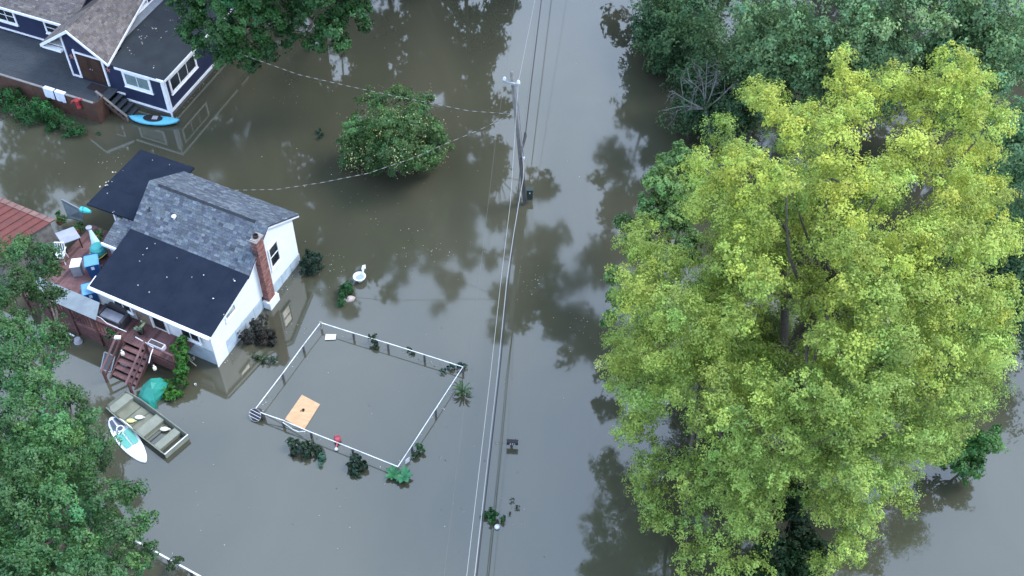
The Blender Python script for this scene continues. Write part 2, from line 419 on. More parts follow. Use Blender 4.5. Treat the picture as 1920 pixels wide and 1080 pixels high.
# green trees that show round the yellow one
lb = px_lobes([(1270,300,44,6),(1240,345,48,6),(1290,360,46,6),(1215,400,46,5),(1262,415,48,5),(1200,470,44,4),(1290,470,46,4.5),(1170,420,26,4),(1165,560,36,4),(1150,520,26,3.5),(1320,560,40,4),(1140,600,22,3)], 5, (0.125,0.225,0.070))
tree("green_tree", "mid green leafy tree squeezed against the left flank of the huge yellow-green tree", at(1290,480)[:2], lb, 26000, 0.15, r=0.16, subs=14)
lb = px_lobes([(1795,855,48,1.5),(1850,825,40,1.9),(1815,880,36,.9),(1765,840,40,2.0),(1740,810,40,2.5),(1830,845,36,1.6)], 2, (0.055,0.150,0.036))
tree("green_tree", "small bright green sapling at the lower right edge of the huge yellow-green tree", at(1810,880)[:2], lb, 8000, 0.13, r=0.07, subs=12)
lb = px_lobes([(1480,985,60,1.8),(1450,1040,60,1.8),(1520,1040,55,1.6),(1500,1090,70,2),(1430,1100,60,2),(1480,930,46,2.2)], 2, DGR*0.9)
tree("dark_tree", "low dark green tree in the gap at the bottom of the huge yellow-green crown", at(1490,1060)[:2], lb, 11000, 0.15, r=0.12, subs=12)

# the wood behind, each crown a tree of its own
def wood(label, px, h, col, n, base=None, size=0.2, r=0.2, **kw):
    lb = px_lobes(px, h, col)
    m = np.array([l[:3] for l in lb]); c = m.mean(0)
    ext = np.maximum(m.std(0)*1.2, 1.0)
    lb += ell_lobes((c[0]+0.4, c[1]+1.2, c[2]*0.62), (ext[0]*1.3, ext[1]*1.2, c[2]*0.42), 26, 1.7, col, 0.3, shell=(0.3, 0.95))
    lb = [l for l in lb if l[2] > 0.7]
    tree("forest_tree", label, base or (c[0], c[1]+0.8), lb, n, size*0.88, r=r, group="dark green trees behind the yellow-green tree", **kw)
wood("dark green leafy tree leaning over the water at the left end of the wood", [(1235,30,56,3),(1222,85,46,2),(1270,80,60,3),(1300,20,70,4.5),(1345,70,60,4.5),(1222,120,30,1.0),(1255,125,40,1.4),(1295,125,46,1.8),(1240,60,46,1.2),(1250,-40,70,4),(1330,-50,70,5),(1225,-20,56,3)], 3, (0.056,0.120,0.050), 44000)
wood("grey-green tree with a pale forked trunk behind the bare branches", [(1400,40,60,8),(1450,90,60,7.5),(1480,30,60,9),(1390,110,46,6),(1440,140,40,6),(1500,120,46,7),(1530,60,50,9),(1420,-40,70,9),(1500,-50,70,10)], 8, (0.130,0.230,0.098), 48000)
wood("pale grey-green bushy tree filling the top edge of the photo", [(1580,30,60,9),(1640,60,60,9),(1600,100,46,8),(1700,30,66,9.5),(1690,100,46,8.5),(1620,-30,70,10),(1560,110,36,7),(1730,-30,70,10)], 9, (0.148,0.252,0.108), 52000)
wood("dull green tree in the top right corner of the photo", [(1770,50,60,9),(1830,30,62,9.5),(1800,110,46,8),(1880,80,60,9),(1860,150,50,8),(1900,20,60,10),(1780,-30,70,10),(1880,-40,70,10),(1940,100,60,9)], 9, (0.130,0.230,0.098), 52000)
wood("blue-green tree against the right edge of the photo", [(1890,240,56,8),(1905,310,56,8),(1920,380,60,7.5),(1960,260,70,8),(1970,350,70,8),(1935,190,50,8)], 8, (0.112,0.212,0.092), 36000)
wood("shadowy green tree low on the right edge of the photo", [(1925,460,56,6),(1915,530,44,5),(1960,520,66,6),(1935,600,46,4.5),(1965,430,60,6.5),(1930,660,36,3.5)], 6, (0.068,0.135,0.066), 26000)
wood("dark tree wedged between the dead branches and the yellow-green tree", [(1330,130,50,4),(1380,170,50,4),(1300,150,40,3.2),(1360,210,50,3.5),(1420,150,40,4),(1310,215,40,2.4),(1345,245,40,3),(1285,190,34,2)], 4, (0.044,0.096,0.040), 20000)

# bare dead tree
def dead_tree():
    b = at(1322, 205, 3.0); t = thing("dead_tree", "leafless grey dead tree with forked branches beside the huge yellow-green tree", "tree", (b.x, b.y, 0))
    mb = MB(); top = Vector((b.x, b.y, 3.0))
    limb(mb, (b.x+0.2, b.y+0.1, -0.5), top, 0.10, 0.075, 0, 8)
    def br(p, q, r, lvl):
        limb(mb, p, q, r, r*0.35, -0.05, 6)
        if lvl:
            for _ in range(5 if lvl == 2 else 4):
                t0 = random.uniform(0.35, 0.95); s = p.lerp(q, t0); L = (q-p).length*random.uniform(0.3, 0.55)
                d = ((q-p).normalized()*0.7+Vector(sphere_dirs(1, 0.2)[0])*0.75).normalized(); br(s, s+d*L, r*0.45, lvl-1)
    for x, y, h in [(1326,112,5.4),(1292,150,4.6),(1345,138,5.0),(1260,170,3.6),(1290,205,3.2),(1372,160,4.6),(1248,206,2.4),(1310,130,5.6)]:
        br(top, at(x, y, h), 0.045, 2)
    mb.build("trunk", DEADBARK, t, smooth=True)
reseed(13); dead_tree(); reseed(14)

# tree in front, bottom left
lb = px_lobes([(30,470,50,6),(80,480,40,5.5),(20,540,60,7),(80,540,50,6),(100,500,26,5),(40,610,60,8),(100,620,36,6),(20,690,70,9),(80,670,46,7.5),(115,640,22,6),
   (60,740,66,9),(130,745,42,7.5),(20,800,70,10),(100,810,62,9.5),(158,785,28,8),(60,880,70,10.5),(120,870,56,9.5),(160,880,28,8),(152,835,16,7.5),(20,950,70,11),(110,950,64,10.5),(190,930,52,9),(245,925,36,8),
   (60,1030,70,11),(150,1020,60,10),(225,1000,50,9),(275,975,28,8),(280,1035,26,7.5),(240,1065,46,8.5),(110,1090,70,11),(190,1090,60,10),(20,1090,70,11.5),(-40,600,70,8),(-50,720,80,9),(-50,860,80,10.5),(-40,1000,80,11)], 8, (0.052,0.128,0.040))
for l in ell_lobes((-16.5, 20.5, 6.0), (4.0, 5.5, 3.2), 18, 1.5, (0.048,0.122,0.042), 0, shell=(0.2, 0.7)): lb.append(l)
tree("maple_tree", "dense mid green tree in the near lower left corner, overhanging the red deck", (-17.5, 21.0), lb, 190000, 0.102, fork=(-17.0, 21.3, 4.5), r=0.32, m=LEAFGLOSS, nlimb=40, subs=14, tufts=10)

reseed(15)
# trees at the top edge, left
lb = px_lobes([(360,30,40,7),(410,60,46,6.5),(370,85,30,5.5),(450,90,42,5.5),(440,30,56,7.5),(500,40,50,7),(500,95,36,5),(420,110,30,4.5),(470,120,24,4),(400,-20,60,8.5),(480,-30,60,9),(345,-10,40,8),(350,60,24,6),(420,-80,70,10),(510,-90,70,11)], 7, (0.042,0.120,0.034))
tree("leafy_tree", "dark green tree with a rounded crown overhanging the navy house", at(450,70)[:2], lb, 38000, 0.15, r=0.2, m=LEAFGLOSS, subs=14)
lb = px_lobes([(560,30,50,7),(620,50,46,6),(660,20,46,6.5),(640,85,28,4.8),(590,80,30,5),(685,45,20,5.5),(540,70,30,5.5),(600,-20,60,8.5),(670,-30,50,8),(560,-60,70,10),(650,-90,70,10)], 6, (0.038,0.108,0.032))
tree("leafy_tree", "dark green tree at the top edge, next to the one by the navy house", at(610,40)[:2], lb, 30000, 0.15, r=0.2, m=LEAFGLOSS, subs=14)

# round crabapple standing in the water
def bush():
    c = at(737, 262, 2.0); lb = []
    for x, y, r, h in [(700,195,36,3.4),(745,185,34,3.8),(790,205,36,3.4),(670,245,42,2.6),(720,235,46,3.6),(770,240,44,3.6),(810,245,30,2.8),(655,285,26,1.6),(690,290,42,2.2),(740,285,46,3.0),(790,290,40,2.4),(700,308,26,1.2),(750,308,32,1.4),(795,305,24,1.2),(825,265,22,2.2),(645,270,20,1.6),(665,262,30,2)]:
        lb += px_lobes([(x, y, r, h)], h, (0.062,0.130,0.040))
    lb += [(c.x+a_, c.y+b_, z_, 1.0, (0.062,0.130,0.040)) for a_, b_, z_ in ((0,0,2.2),(-.9,.2,1.8),(.9,.1,1.8),(0,-.6,1.5),(-.9,-.5,1.2),(.8,-.5,1.2),(0,.9,2.0),(-1.7,0,1.2),(1.8,-.2,1.2),(-2.1,-.2,1.0),(2.2,0,1.3),(-1.6,.7,1.6),(1.6,.7,1.8))]
    t = tree("crabapple_tree", "round bushy green tree speckled with yellow, alone in the water left of the utility pole", (c.x, c.y), lb, 78000, 0.10, r=0.08, m=LEAFGLOSS, subs=12, sub_r=(0.34, 0.52))
    P, N, S, C = crown_leaves([(*l[:3], l[3]*1.22, (0.30,0.33,0.14)) for l in lb], 3400, 0.07, subs=16)
    leaf_object("fruit", P, N, S, C, LEAFGLOSS, t, aspect=0.9)
reseed(16); bush(); reseed(17)

# tall cottonwoods past the top of the frame: they stand behind the scene and show in the water
def cotton(label, x, y, top, crown_h, rx, extra=(), n=12000, col=(0.020,0.050,0.018), nl=28):
    zc = top-crown_h/2
    lb = ell_lobes((x, y, zc), (rx, rx*0.9, crown_h/2), nl, rx*0.36, col, 0.15, shell=(0.45, 0.95))
    for ex, ez, er in extra:
        lb += ell_lobes((x+ex, y, ez), (er, er, er*1.1), 7, er*0.55, col, 0.1, shell=(0.5, 0.95))
    lb += [(x+RNG.uniform(-1,1)*rx, y+RNG.uniform(0,1.5), zz, rx*0.45, col) for zz in np.arange(1.5, 12, 0.9)]
    lb = [l for l in lb if l[2] > 0.5]
    tree("cottonwood_tree", label, (x+RNG.uniform(-.3, .3), y), lb, n+1500*len(extra), 0.40, fork=(x, y, max(zc-crown_h*0.3, 3)), r=0.14, group="tall trees along the far side of the flood", nlimb=14, tint_jit=0.2)
for x, y, top, ch, rx, extra in [(-33,62,30,28,5,()),(-28,60.5,30,27,4.2,()),(-23,62,31,29,4.2,()),(-19,60.5,30,27,3.6,()),(-15.2,62,33,31,3.4,()),(-11.8,60.5,34,31,3.0,()),(-8.6,62,32,30,2.8,()),(-5.8,60.5,31.5,29,2.5,()),(-2.9,62,33,31,2.5,((4.0,19,2.2),(4.8,24,2.4),(4.0,29,2.4),(2.6,33,2.2),(1.2,15,1.5))),
        (-30,68,29,28,5,()),(-21,68,31,30,5,()),(-13,68,34,33,4.5,()),(-5.5,68,33,32,3.6,()),
        (9.8,63,31,29,3.6,((-4.2,37,2.2),(-4.9,32,2.5),(-3.6,27,2.4),(-2.5,36,2.4))),(17,64,27,26,5.5,()),(26,64,28,26,6,()),(35,60,26,25,6,())]:
    cotton("tall dark tree past the far end of the flooded street", x, y, top, ch, rx, extra, n=20000, nl=44)
# ------------------------------------------------------------------ shared house pieces
def plane_map(W, kind):
    """(a along the wall, z up, d outward) -> world, for a wall of a house frame W(t, s, z)"""
    if kind == 'front': return lambda a, z, d: W(a, -d, z)
    if kind == 'right': return lambda a, z, d: W(-d, a, z)

def pbox(mb, M, a0, a1, z0, z1, d0, d1):
    return mb.hexa([M(a0,z0,d0), M(a1,z0,d0), M(a1,z0,d1), M(a0,z0,d1), M(a0,z1,d0), M(a1,z1,d0), M(a1,z1,d1), M(a0,z1,d1)])

def window(parent, M, a0, a1, z0, z1, cols=1, rows=1, fw=0.09, glass=None, trim=None, sub=True, sill=True):
    f = MB()
    pbox(f, M, a0-fw, a1+fw, z1, z1+fw, 0.0, 0.05); pbox(f, M, a0-fw, a1+fw, z0-fw, z0, 0.0, 0.05)
    pbox(f, M, a0-fw, a0, z0, z1, 0.0, 0.05); pbox(f, M, a1, a1+fw, z0, z1, 0.0, 0.05)
    g = 0.035
    for i in range(1, cols):
        a = a0+(a1-a0)*i/cols; pbox(f, M, a-g/2, a+g/2, z0, z1, 0.004, 0.035)
    for i in range(1, rows):
        z = z0+(z1-z0)*i/rows; pbox(f, M, a0, a1, z-g/2, z+g/2, 0.006, 0.037)
    o = f.build("window", trim or TRIM, parent)
    for i in range(cols):
        for j in range(rows):
            q = MB(); pbox(q, M, a0+(a1-a0)*i/cols, a0+(a1-a0)*(i+1)/cols, z0+(z1-z0)*j/rows, z0+(z1-z0)*(j+1)/rows, 0.002, 0.014)
            q.build("pane", glass or GLASS, o)
    if sill:
        q = MB(); pbox(q, M, a0-fw-.03, a1+fw+.03, z0-fw-.05, z0-fw-.003, 0.0, 0.09); q.build("sill", trim or TRIM, o)
    return o

def shingles(parent, A, B, C, D, cols, row=0.125, tab=0.24, th=0.012, name="shingles", ragged=0.02):
    """overlapping shingle tabs on the quad A (eave start) B (eave end) C (ridge end) D (ridge start)"""
    A, B, C, D = map(Vector, (A, B, C, D)); mb = MB(); cols = np.array(cols); cc = []
    nr = int(((D-A).length+(C-B).length)/2/row)
    nrm = (B-A).cross(D-A).normalized()
    if nrm.z < 0: nrm = -nrm
    for i in range(nr):
        v0 = i/nr; v1 = min((i+1.25)/nr, 1.0)
        L = (B-A).length; x = -random.random()*tab
        while x < L:
            wdt = tab*random.uniform(0.7, 1.35); u0 = max(x/L, 0); u1 = min((x+wdt-0.008)/L, 1); x += wdt
            if u1-u0 < 0.004: continue
            vo = v0-random.uniform(0, ragged)/((D-A).length) if i else v0
            P = lambda u, v: A.lerp(B, u).lerp(D.lerp(C, u), v)
            lo = nrm*(th*random.uniform(1.3, 2.3)); hi = nrm*0.006
            p = [P(u0, vo)+lo, P(u1, vo)+lo, P(u1, v1)+hi, P(u0, v1)+hi, P(u0, vo), P(u1, vo)]
            mb.add(p, [(0,1,2,3),(4,5,1,0)])
            k = cols[random.randrange(len(cols))]*math.exp(random.gauss(0, 0.11))
            cc += [(*k, 1)]*6
    mb.c = cc
    o = mb.build(name, SHINGLE, parent); o['kind'] = 'stuff'; return o

def bricks(parent, M, a0, a1, z0, z1, d0, d1, bl=0.2, bh=0.065, j=0.011):
    """courses of bricks round a stack; joined, they are only a few pixels each"""
    mb = MB(); cc = []; n = int((z1-z0)/(bh+j))
    for i in range(n):
        z = z0+i*(bh+j); k = 0
        def put(x0, x1, y0, y1):
            pbox(mb, M, x0, x1, z, z+bh, y0, y1)
            c = np.array((0.185, 0.090, 0.080))*math.exp(random.gauss(0, 0.22)); c[0] *= random.uniform(.9, 1.1)
            cc.extend([(*c, 1)]*8)
        off = (i % 2)*bl/2; x = a0-off
        while x < a1-0.01:
            put(max(x, a0), min(x+bl-j, a1), d1-0.05, d1+random.uniform(0, .006)); x += bl
        for (xa, xb) in ((a0, a0+0.05), (a1-0.05, a1)):
            y = d0-off
            while y < d1-0.06: put(xa, xb, max(y, d0), min(y+bl-j, d1-0.06)); y += bl
    mb.c = cc; o = mb.build("bricks", BRICKM, parent); o['kind'] = 'stuff'; return o

# ------------------------------------------------------------------ white house
G1 = Vector((-13.18, 30.92)); U = Vector((0.3851, 0.9229)); V = Vector((-0.9229, 0.3851))
def W(t, s, z):
    p = G1+V*t+U*(s+0.05*t); return (p.x, p.y, z)
GREYS = [(.82*c[0], .88*c[1], .95*c[2]) for c in [(0.085,0.098,0.115),(0.072,0.082,0.095),(0.105,0.118,0.130),(0.062,0.068,0.082),(0.095,0.105,0.110),(0.080,0.085,0.105),(0.125,0.138,0.146)]]

def white_house():
    b = W(3.3, 3.6, 0)
    h = thing("white_house", "small white house with a brick chimney, grey shingled gable and flat dark lean-to roofs", "house", (b[0], b[1], 0))
    F = plane_map(W, 'front'); R = plane_map(W, 'right')
    L = 6.55; RIDGE, PK = 5.3, 4.2
    # body of the house: gable outline extruded along the front
    def ringbody(t0, t1, pts, name, m):
        MB().prism([W(t0, s, z) for s, z in pts], Vector(W(t1, 0, 0))-Vector(W(t0, 0, 0))).build(name, m, h)
    ringbody(0.0, L-.1, [(0.12,0.9),(7.2,0.55),(7.2,2.92),(RIDGE,PK-.07),(3.35,2.74),(0.12,2.18)], "wall", WHITE)
    # foundation skirting, one panel after another along the gable and the front
    SK = mat("pale_blue_skirting", (0.40,0.47,0.53), (0.30,0.37,0.43), 3, 0.6)
    for i in range(5):
        s0 = 0.14+i*0.75
        z0 = 0.9-(s0)*0.05; q = MB(); q.hexa([R(s0,-.6,-.03),R(s0+.73,-.6,-.03),R(s0+.73,-.6,.02),R(s0,-.6,.02),R(s0,z0,-.03),R(s0+.73,z0-.035,-.03),R(s0+.73,z0-.035,.02),R(s0,z0,.02)])
        q.build("skirting_panel", SK if i > 0 else WHITE, h)
    for i in range(3):
        s0 = 4.75+i*0.83; z0 = 0.9-s0*0.05
        q = MB(); q.hexa([R(s0,-.6,-.03),R(s0+.80,-.6,-.03),R(s0+.80,-.6,.03),R(s0,-.6,.03),R(s0,z0,-.03),R(s0+.8,z0-.04,-.03),R(s0+.8,z0-.04,.03),R(s0,z0,.03)])
        q.build("skirting_panel", SK, h)
    for i in range(4):
        q = MB(); pbox(q, F, 0.0+i*0.8, 0.79+i*0.8, -.6, 0.88, -.14, -.10); q.build("skirting_panel", SK, h)
    pbox(MB(), R, 0, 1, 0, 1, 0, 1)
    q = MB(); pbox(q, R, 0.02, 0.14, -.6, 2.14, -.02, .03); q.build("corner_board", TRIM, h)
    # roofs
    def W3(t, s, z): return Vector(W(t, s, z))
    near = [W3(-.12,3.22,2.80), W3(L,3.22,2.80), W3(L,RIDGE,PK), W3(-.12,RIDGE,PK)]
    far = [W3(L,7.62,2.86), W3(-.12,7.62,2.86), W3(-.12,RIDGE,PK), W3(L,RIDGE,PK)]
    ROOFB = mat("roof_underlay", (0.05,0.055,0.065), None, rough=0.9)
    g = MB().slab(near, 0.07).build("roof", ROOFB, h); shingles(g, near[0], near[1], near[2], near[3], GREYS)
    g = MB().slab(far, 0.07).build("roof", ROOFB, h); shingles(g, far[0], far[1], far[2], far[3], GREYS)
    q = MB(); q.slab([W3(0.55,RIDGE-.10,PK-.035), W3(L-.55,RIDGE-.10,PK-.035), W3(L-.55,RIDGE,PK+.055), W3(0.55,RIDGE,PK+.055)], .03)
    q.build("ridge_shade_strip", mat("ridge_shade_strip", (0.016,0.019,0.024), (0.028,0.033,0.040), 5, .9), h)  # strip along the ridge, the ridge's shadow put into its dark colour
    # rake boards on the gable
    for (s0, z0, s1, z1) in ((3.2,2.76,RIDGE,PK-.03),(7.64,2.82,RIDGE,PK-.03),(-.02,2.20,3.2,2.76)):
        q = MB(); q.hexa([R(s0,z0-.16,.02),R(s1,z1-.16,.02),R(s1,z1-.16,.10),R(s0,z0-.16,.10),R(s0,z0,.02),R(s1,z1,.02),R(s1,z1,.10),R(s0,z0,.10)]); q.build("rake_board", TRIM, h)
    # dark lean-to roof in overlapping rolls of felt
    n = 7
    for i in range(n):
        a = -0.13+(L+.13)*i/n; bq = -0.13+(L+.13)*(i+1)/n+(.06 if i < n-1 else 0); dz = .006*(i % 2)
        MB().slab([W3(a,-.02,2.26+dz), W3(bq,-.02,2.26+dz), W3(bq,3.3,2.87+dz), W3(a,3.3,2.87+dz)], 0.05).build("roofing_strip", DARKROOF, h)
    q = MB(); pbox(q, F, -.13, L+.06, 2.10, 2.235, .02, .07); q.build("fascia", TRIM, h)
    q = MB(); q.tube([W(-.1,-.12,2.15), W(L+.05,-.12,2.18)], .055, 8); q.build("gutter", TRIM, h, smooth=True)
    q = MB(); q.hexa([W(L,-.02,2.08),W(L+.06,-.02,2.08),W(L+.06,.55,2.18),W(L,.55,2.18),W(L,-.02,2.24),W(L+.06,-.02,2.24),W(L+.06,.55,2.34),W(L,.55,2.34)]); q.build("fascia", TRIM, h)
    # dark side roof at the back left, with its walls
    n = 3
    for i in range(n):
        s0 = 4.05+4.3*i/n; s1 = 4.05+4.3*(i+1)/n+(.06 if i < n-1 else 0); dz = .006*(i % 2)
        MB().slab([W3(6.5,s0,2.56+dz), W3(9.85,s0-.05,2.42+dz), W3(9.85,s1,2.42+dz), W3(6.5,s1,2.56+dz)], .09).build("roofing_strip", DARKROOF, h)
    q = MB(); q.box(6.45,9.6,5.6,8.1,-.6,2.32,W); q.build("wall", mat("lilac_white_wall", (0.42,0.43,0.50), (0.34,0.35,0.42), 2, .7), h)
    for t in (7.55, 8.35): MB().box(t, t+.09, 4.15, 4.24, .6, 2.4, W).build("porch_post", TRIM, h)
    # small shingled porch roof
    pr = [W3(6.52,2.45,2.20), W3(7.75,2.45,2.18), W3(7.95,3.95,2.40), W3(6.52,3.95,2.44)]
    g = MB().slab(pr, .06).build("porch_roof", ROOFB, h); shingles(g, *pr, GREYS)
    q = MB(); q.box(6.52,7.78,2.36,2.44,2.05,2.21,W); q.build("fascia", TRIM, h)
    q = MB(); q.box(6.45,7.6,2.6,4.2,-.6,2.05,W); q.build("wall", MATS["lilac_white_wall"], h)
    # chimney: brick stack on a white footing, flared at the foot, with a cap and a flue
    c = MB(); pbox(c, R, 4.06, 4.48, -.6, 4.36, .02, .27); ch = c.build("chimney", MORTAR, h)
    bricks(ch, R, 4.01, 4.53, .45, 4.36, 0.0, .31)
    q = MB(); pbox(q, R, 3.90, 4.66, -.6, .45, 0.0, .42); q.build("chimney_footing", WHITE, h)
    q = MB(); pbox(q, R, 3.97, 4.57, 4.36, 4.42, -.04, .35); pbox(q, R, 4.02, 4.52, 4.42, 4.46, 0.0, .30); q.build("chimney_cap", mat("concrete_cap", (0.27,0.25,0.24), (0.18,0.165,0.16), 8, .9), ch)
    q = MB(); c0 = R(4.27, 4.46, .15); q.lathe([(.13,0),(.13,.14),(.10,.14),(.10,.02)], 12, c0); q.build("flue", mat("sooty_clay", (0.03,0.022,0.02), None, rough=.9), ch)
    q = MB(); pbox(q, R, 3.90, 4.01, 3.60, 3.84, .06, .26); q.build("chimney_flashing", mat("lead_flashing", (0.05,0.04,0.04), None, rough=.6), ch)
    # windows
    window(h, R, 5.08, 5.72, 1.62, 2.80, 1, 2)
    window(h, R, 1.30, 1.98, 1.93, 2.38, 1, 1, fw=.07, glass=PALEGLASS)
    window(h, F, 4.35, 5.25, 1.55, 2.0, 2, 1, fw=.06)
    window(h, F, 0.62, 1.55, 1.45, 1.95, 2, 1, fw=.06)
    M = lambda a, z, d: W(a, .12-d, z)
    # front door and its frame
    fr = MB(); pbox(fr, M, 2.45, 2.53, .95, 2.12, 0, .07); pbox(fr, M, 3.32, 3.40, .95, 2.12, 0, .07); pbox(fr, M, 2.53, 3.32, 2.04, 2.12, 0, .07)
    d = MB(); pbox(d, M, 2.53, 3.32, .97, 2.04, .01, .05); do = d.build("door", mat("storm_door", (0.55,0.53,0.50), (0.45,0.43,0.41), 3, .5), h); fr.build("door_frame", TRIM, do)
    q = MB(); pbox(q, M, 2.62, 3.23, 1.10, 1.95, .052, .06); q.build("pane", GLASS, do)
    q = MB(); pbox(q, M, 3.45, 4.25, .95, 2.08, 0, .03); q.build("wood_panel", mat("tan_panel", (0.22,0.17,0.13), (0.16,0.12,0.10), 4, .8), h)
    # roof fittings
    z = 2.80+(4.2-3.22)*0.673
    v = at(327, 409, 3.55); p = MB(); p.lathe([(.13,-.30),(.13,-.24),(.055,-.24),(.055,0.10),(.11,.10),(.11,.14),(.06,.18)], 14, v); p.build("roof_vent", TRIM, h, smooth=False)
    v = at(281, 392, 3.48); p = MB(); p.lathe([(.11,-.14),(.11,.02),(.05,.02),(.05,.09)], 10, v, 1, 1.5); p.build("roof_vent", mat("dark_vent", (0.015,0.016,0.02), None, rough=.5), h)
    return h
white_house()

# ------------------------------------------------------------------ wooden deck of the white house
DZ = 0.95
def wooden_deck():
    b = W(5, -.5, 0)
    d = thing("wooden_deck", "dark red wooden deck with open stairs along the front of the white house", "deck", (b[0], b[1], 0))
    S0, S1 = -1.18, 0.10
    k = 0
    t = 1.15
    while t < 9.9:      # boards run from the wall to the outer edge
        s1 = S1 if t < 6.6 else 4.0
        MB().box(t, t+.136, S0, s1, DZ-.04, DZ+random.uniform(0,.006), W).build("deck_board", DECKRED2 if random.random() < .8 else DECKRED, d); t += .145
    for i in range(5):  # horizontal skirting boards on the outer face
        z = .93-.19*(i+1)
        if z < -.1: break
        for (t0, t1) in ((1.2,2.65),(4.12,6.9),(6.92,9.8)):
            if t1 < 3 and i > 2: continue
            MB().box(t0, t1, S0-.05-random.uniform(0,.012), S0-.022, z, z+.165, W).build("skirting_board", DECKRED2 if random.random()<.5 else DECKRED, d)
    for t in (1.2, 2.66, 4.08, 5.5, 6.9, 8.3, 9.7):
        top = DZ+1.0 if t > 4.05 else DZ+.75
        MB().box(t-.05, t+.05, S0-.15, S0-.06, -.7, top, W).build("post", DECKRED, d)
    for (t0, t1) in ((4.1,6.9),(6.9,9.8)):
        MB().box(t0, t1, S0-.16, S0-.02, DZ+.98, DZ+1.03, W).build("top_rail", DECKRED, d)
        MB().box(t0, t1, S0-.12, S0-.08, DZ+.12, DZ+.2, W).build("lower_rail", DECKRED, d)
        t = t0+.12
        while t < t1-.05:
            MB().box(t, t+.035, S0-.12, S0-.085, DZ+.2, DZ+.98, W).build("baluster", DECKRED, d); t += .20
    # stairs
    T0, T1 = 2.72, 4.02
    for i in range(6):
        z = DZ-.165*(i+1)+.0; s = S0-.26*i
        if z > -.2:
            MB().box(T0, T1, s-.27, s-.02, z-.04, z, W).build("stair_tread", DECKRED2, d, bevel=.008)
    for t in (T0-.04, T1+.04):
        q = MB(); q.hexa([W(t-.03,S0-.02,DZ-.28),W(t+.03,S0-.02,DZ-.28),W(t+.03,S0-1.85,-.45),W(t-.03,S0-1.85,-.45),W(t-.03,S0-.02,DZ-.02),W(t+.03,S0-.02,DZ-.02),W(t+.03,S0-1.85,-.22),W(t-.03,S0-1.85,-.22)]); q.build("stringer", DECKRED, d)
        MB().box(t-.05,t+.05,S0-1.72,S0-1.62,-.6,.78,W).build("post", DECKRED, d)
        MB().bar(W(t,S0-.08,DZ+.86), W(t,S0-1.8,.80), .10, .05).build("handrail", DECKRED2, d)
        MB().bar(W(t,S0-.08,DZ+.42), W(t,S0-1.7,.34), .05, .10).build("lower_rail", DECKRED, d)
    # right part rail along the wall side and low front edge
    MB().box(1.2, 2.66, S0-.10, S0-.02, DZ+.62, DZ+.68, W).build("top_rail", DECKRED2, d)
    return d
wooden_deck()

# ------------------------------------------------------------------ things on and round the deck
BLUEBIN = mat("blue_bin", (0.012,0.05,0.15), (0.016,0.06,0.18), 3, .45); BLUELID = mat("blue_bin_lid", (0.085,0.235,0.38), (0.07,0.20,0.34), 3, .4)
LABELM = mat("pale_sticker", (0.42,0.55,0.66), (0.55,0.66,0.75), 30, .5)
def recycling_bin(label, loc, rot):
    t = thing("recycling_bin", label, "bin", loc, rot, "blue wheeled recycling bins on the deck")
    q = MB(); w0, w1 = .24, .31
    q.hexa([(-w0,-w0,.06),(w0,-w0,.06),(w0,w0,.06),(-w0,w0,.06),(-w1,-w1,.98),(w1,-w1,.98),(w1,w1,.98),(-w1,w1,.98)]); q.build("body", BLUEBIN, t, True, bevel=.02)
    q = MB(); q.hexa([(-.34,-.36,.985),(.34,-.36,.985),(.34,.34,.985),(-.34,.34,.985),(-.30,-.32,1.03),(.30,-.32,1.03),(.28,.30,1.07),(-.28,.30,1.07)]); q.build("lid", BLUELID, t, True, bevel=.015)
    MB().tube([(-.26,.39,1.0),(.26,.39,1.0)], .02, 6).build("handle", BLUEBIN, t, True)
    for x in (-.25, .25): MB().tube([(x-.03,.28,.1),(x+.03,.28,.1)], .1, 12).build("wheel", BLACK, t, True)
    MB().hexa([(-.07,-.30,.66),(.07,-.30,.66),(.07,-.285,.66),(-.07,-.285,.66),(-.07,-.315,.86),(.07,-.315,.86),(.07,-.30,.86),(-.07,-.30,.86)]).build("sticker", LABELM, t, True)
    return t
HR = math.atan2(U.y, U.x)-math.pi/2
p = W(6.72, .02, DZ); recycling_bin("blue recycling bin tucked under the low dark eave at the corner of the white house", p, HR+.75)
p = W(7.72, 1.45, DZ); recycling_bin("blue recycling bin standing beside a white box on the deck", p, HR+.72)

def simple(name, label, cat, parts, group=None, loc=None):
    """parts: list of (part name, MB in world coordinates, material, bevel)"""
    v = parts[0][1].v; b = loc or (sum(p[0] for p in v)/len(v), sum(p[1] for p in v)/len(v), min(p[2] for p in v))
    t = thing(name, label, cat, b, 0, group)
    # world coordinates, so children are offset by the full location
    for n, mb, m, bev in parts:
        mb.build(n, m, t, bevel=bev)
    return t

c = Vector(at(142, 492, 1.65))
q = MB(); q.hexa([(c.x-.22,c.y-.30,DZ),(c.x+.22,c.y-.22,DZ),(c.x+.18,c.y+.3,DZ),(c.x-.26,c.y+.22,DZ),(c.x-.22,c.y-.30,1.6),(c.x+.22,c.y-.22,1.6),(c.x+.18,c.y+.3,1.6),(c.x-.26,c.y+.22,1.6)])
l = MB(); l.hexa([(c.x-.24,c.y-.33,1.6),(c.x+.24,c.y-.24,1.6),(c.x+.2,c.y+.33,1.6),(c.x-.28,c.y+.24,1.6),(c.x-.22,c.y-.30,1.66),(c.x+.22,c.y-.22,1.66),(c.x+.18,c.y+.3,1.66),(c.x-.26,c.y+.22,1.66)])
simple("storage_box", "white lidded storage box against the left side of a blue bin", "box", [("body", q, GREYPL, .01), ("lid", l, WHITE, .01)])

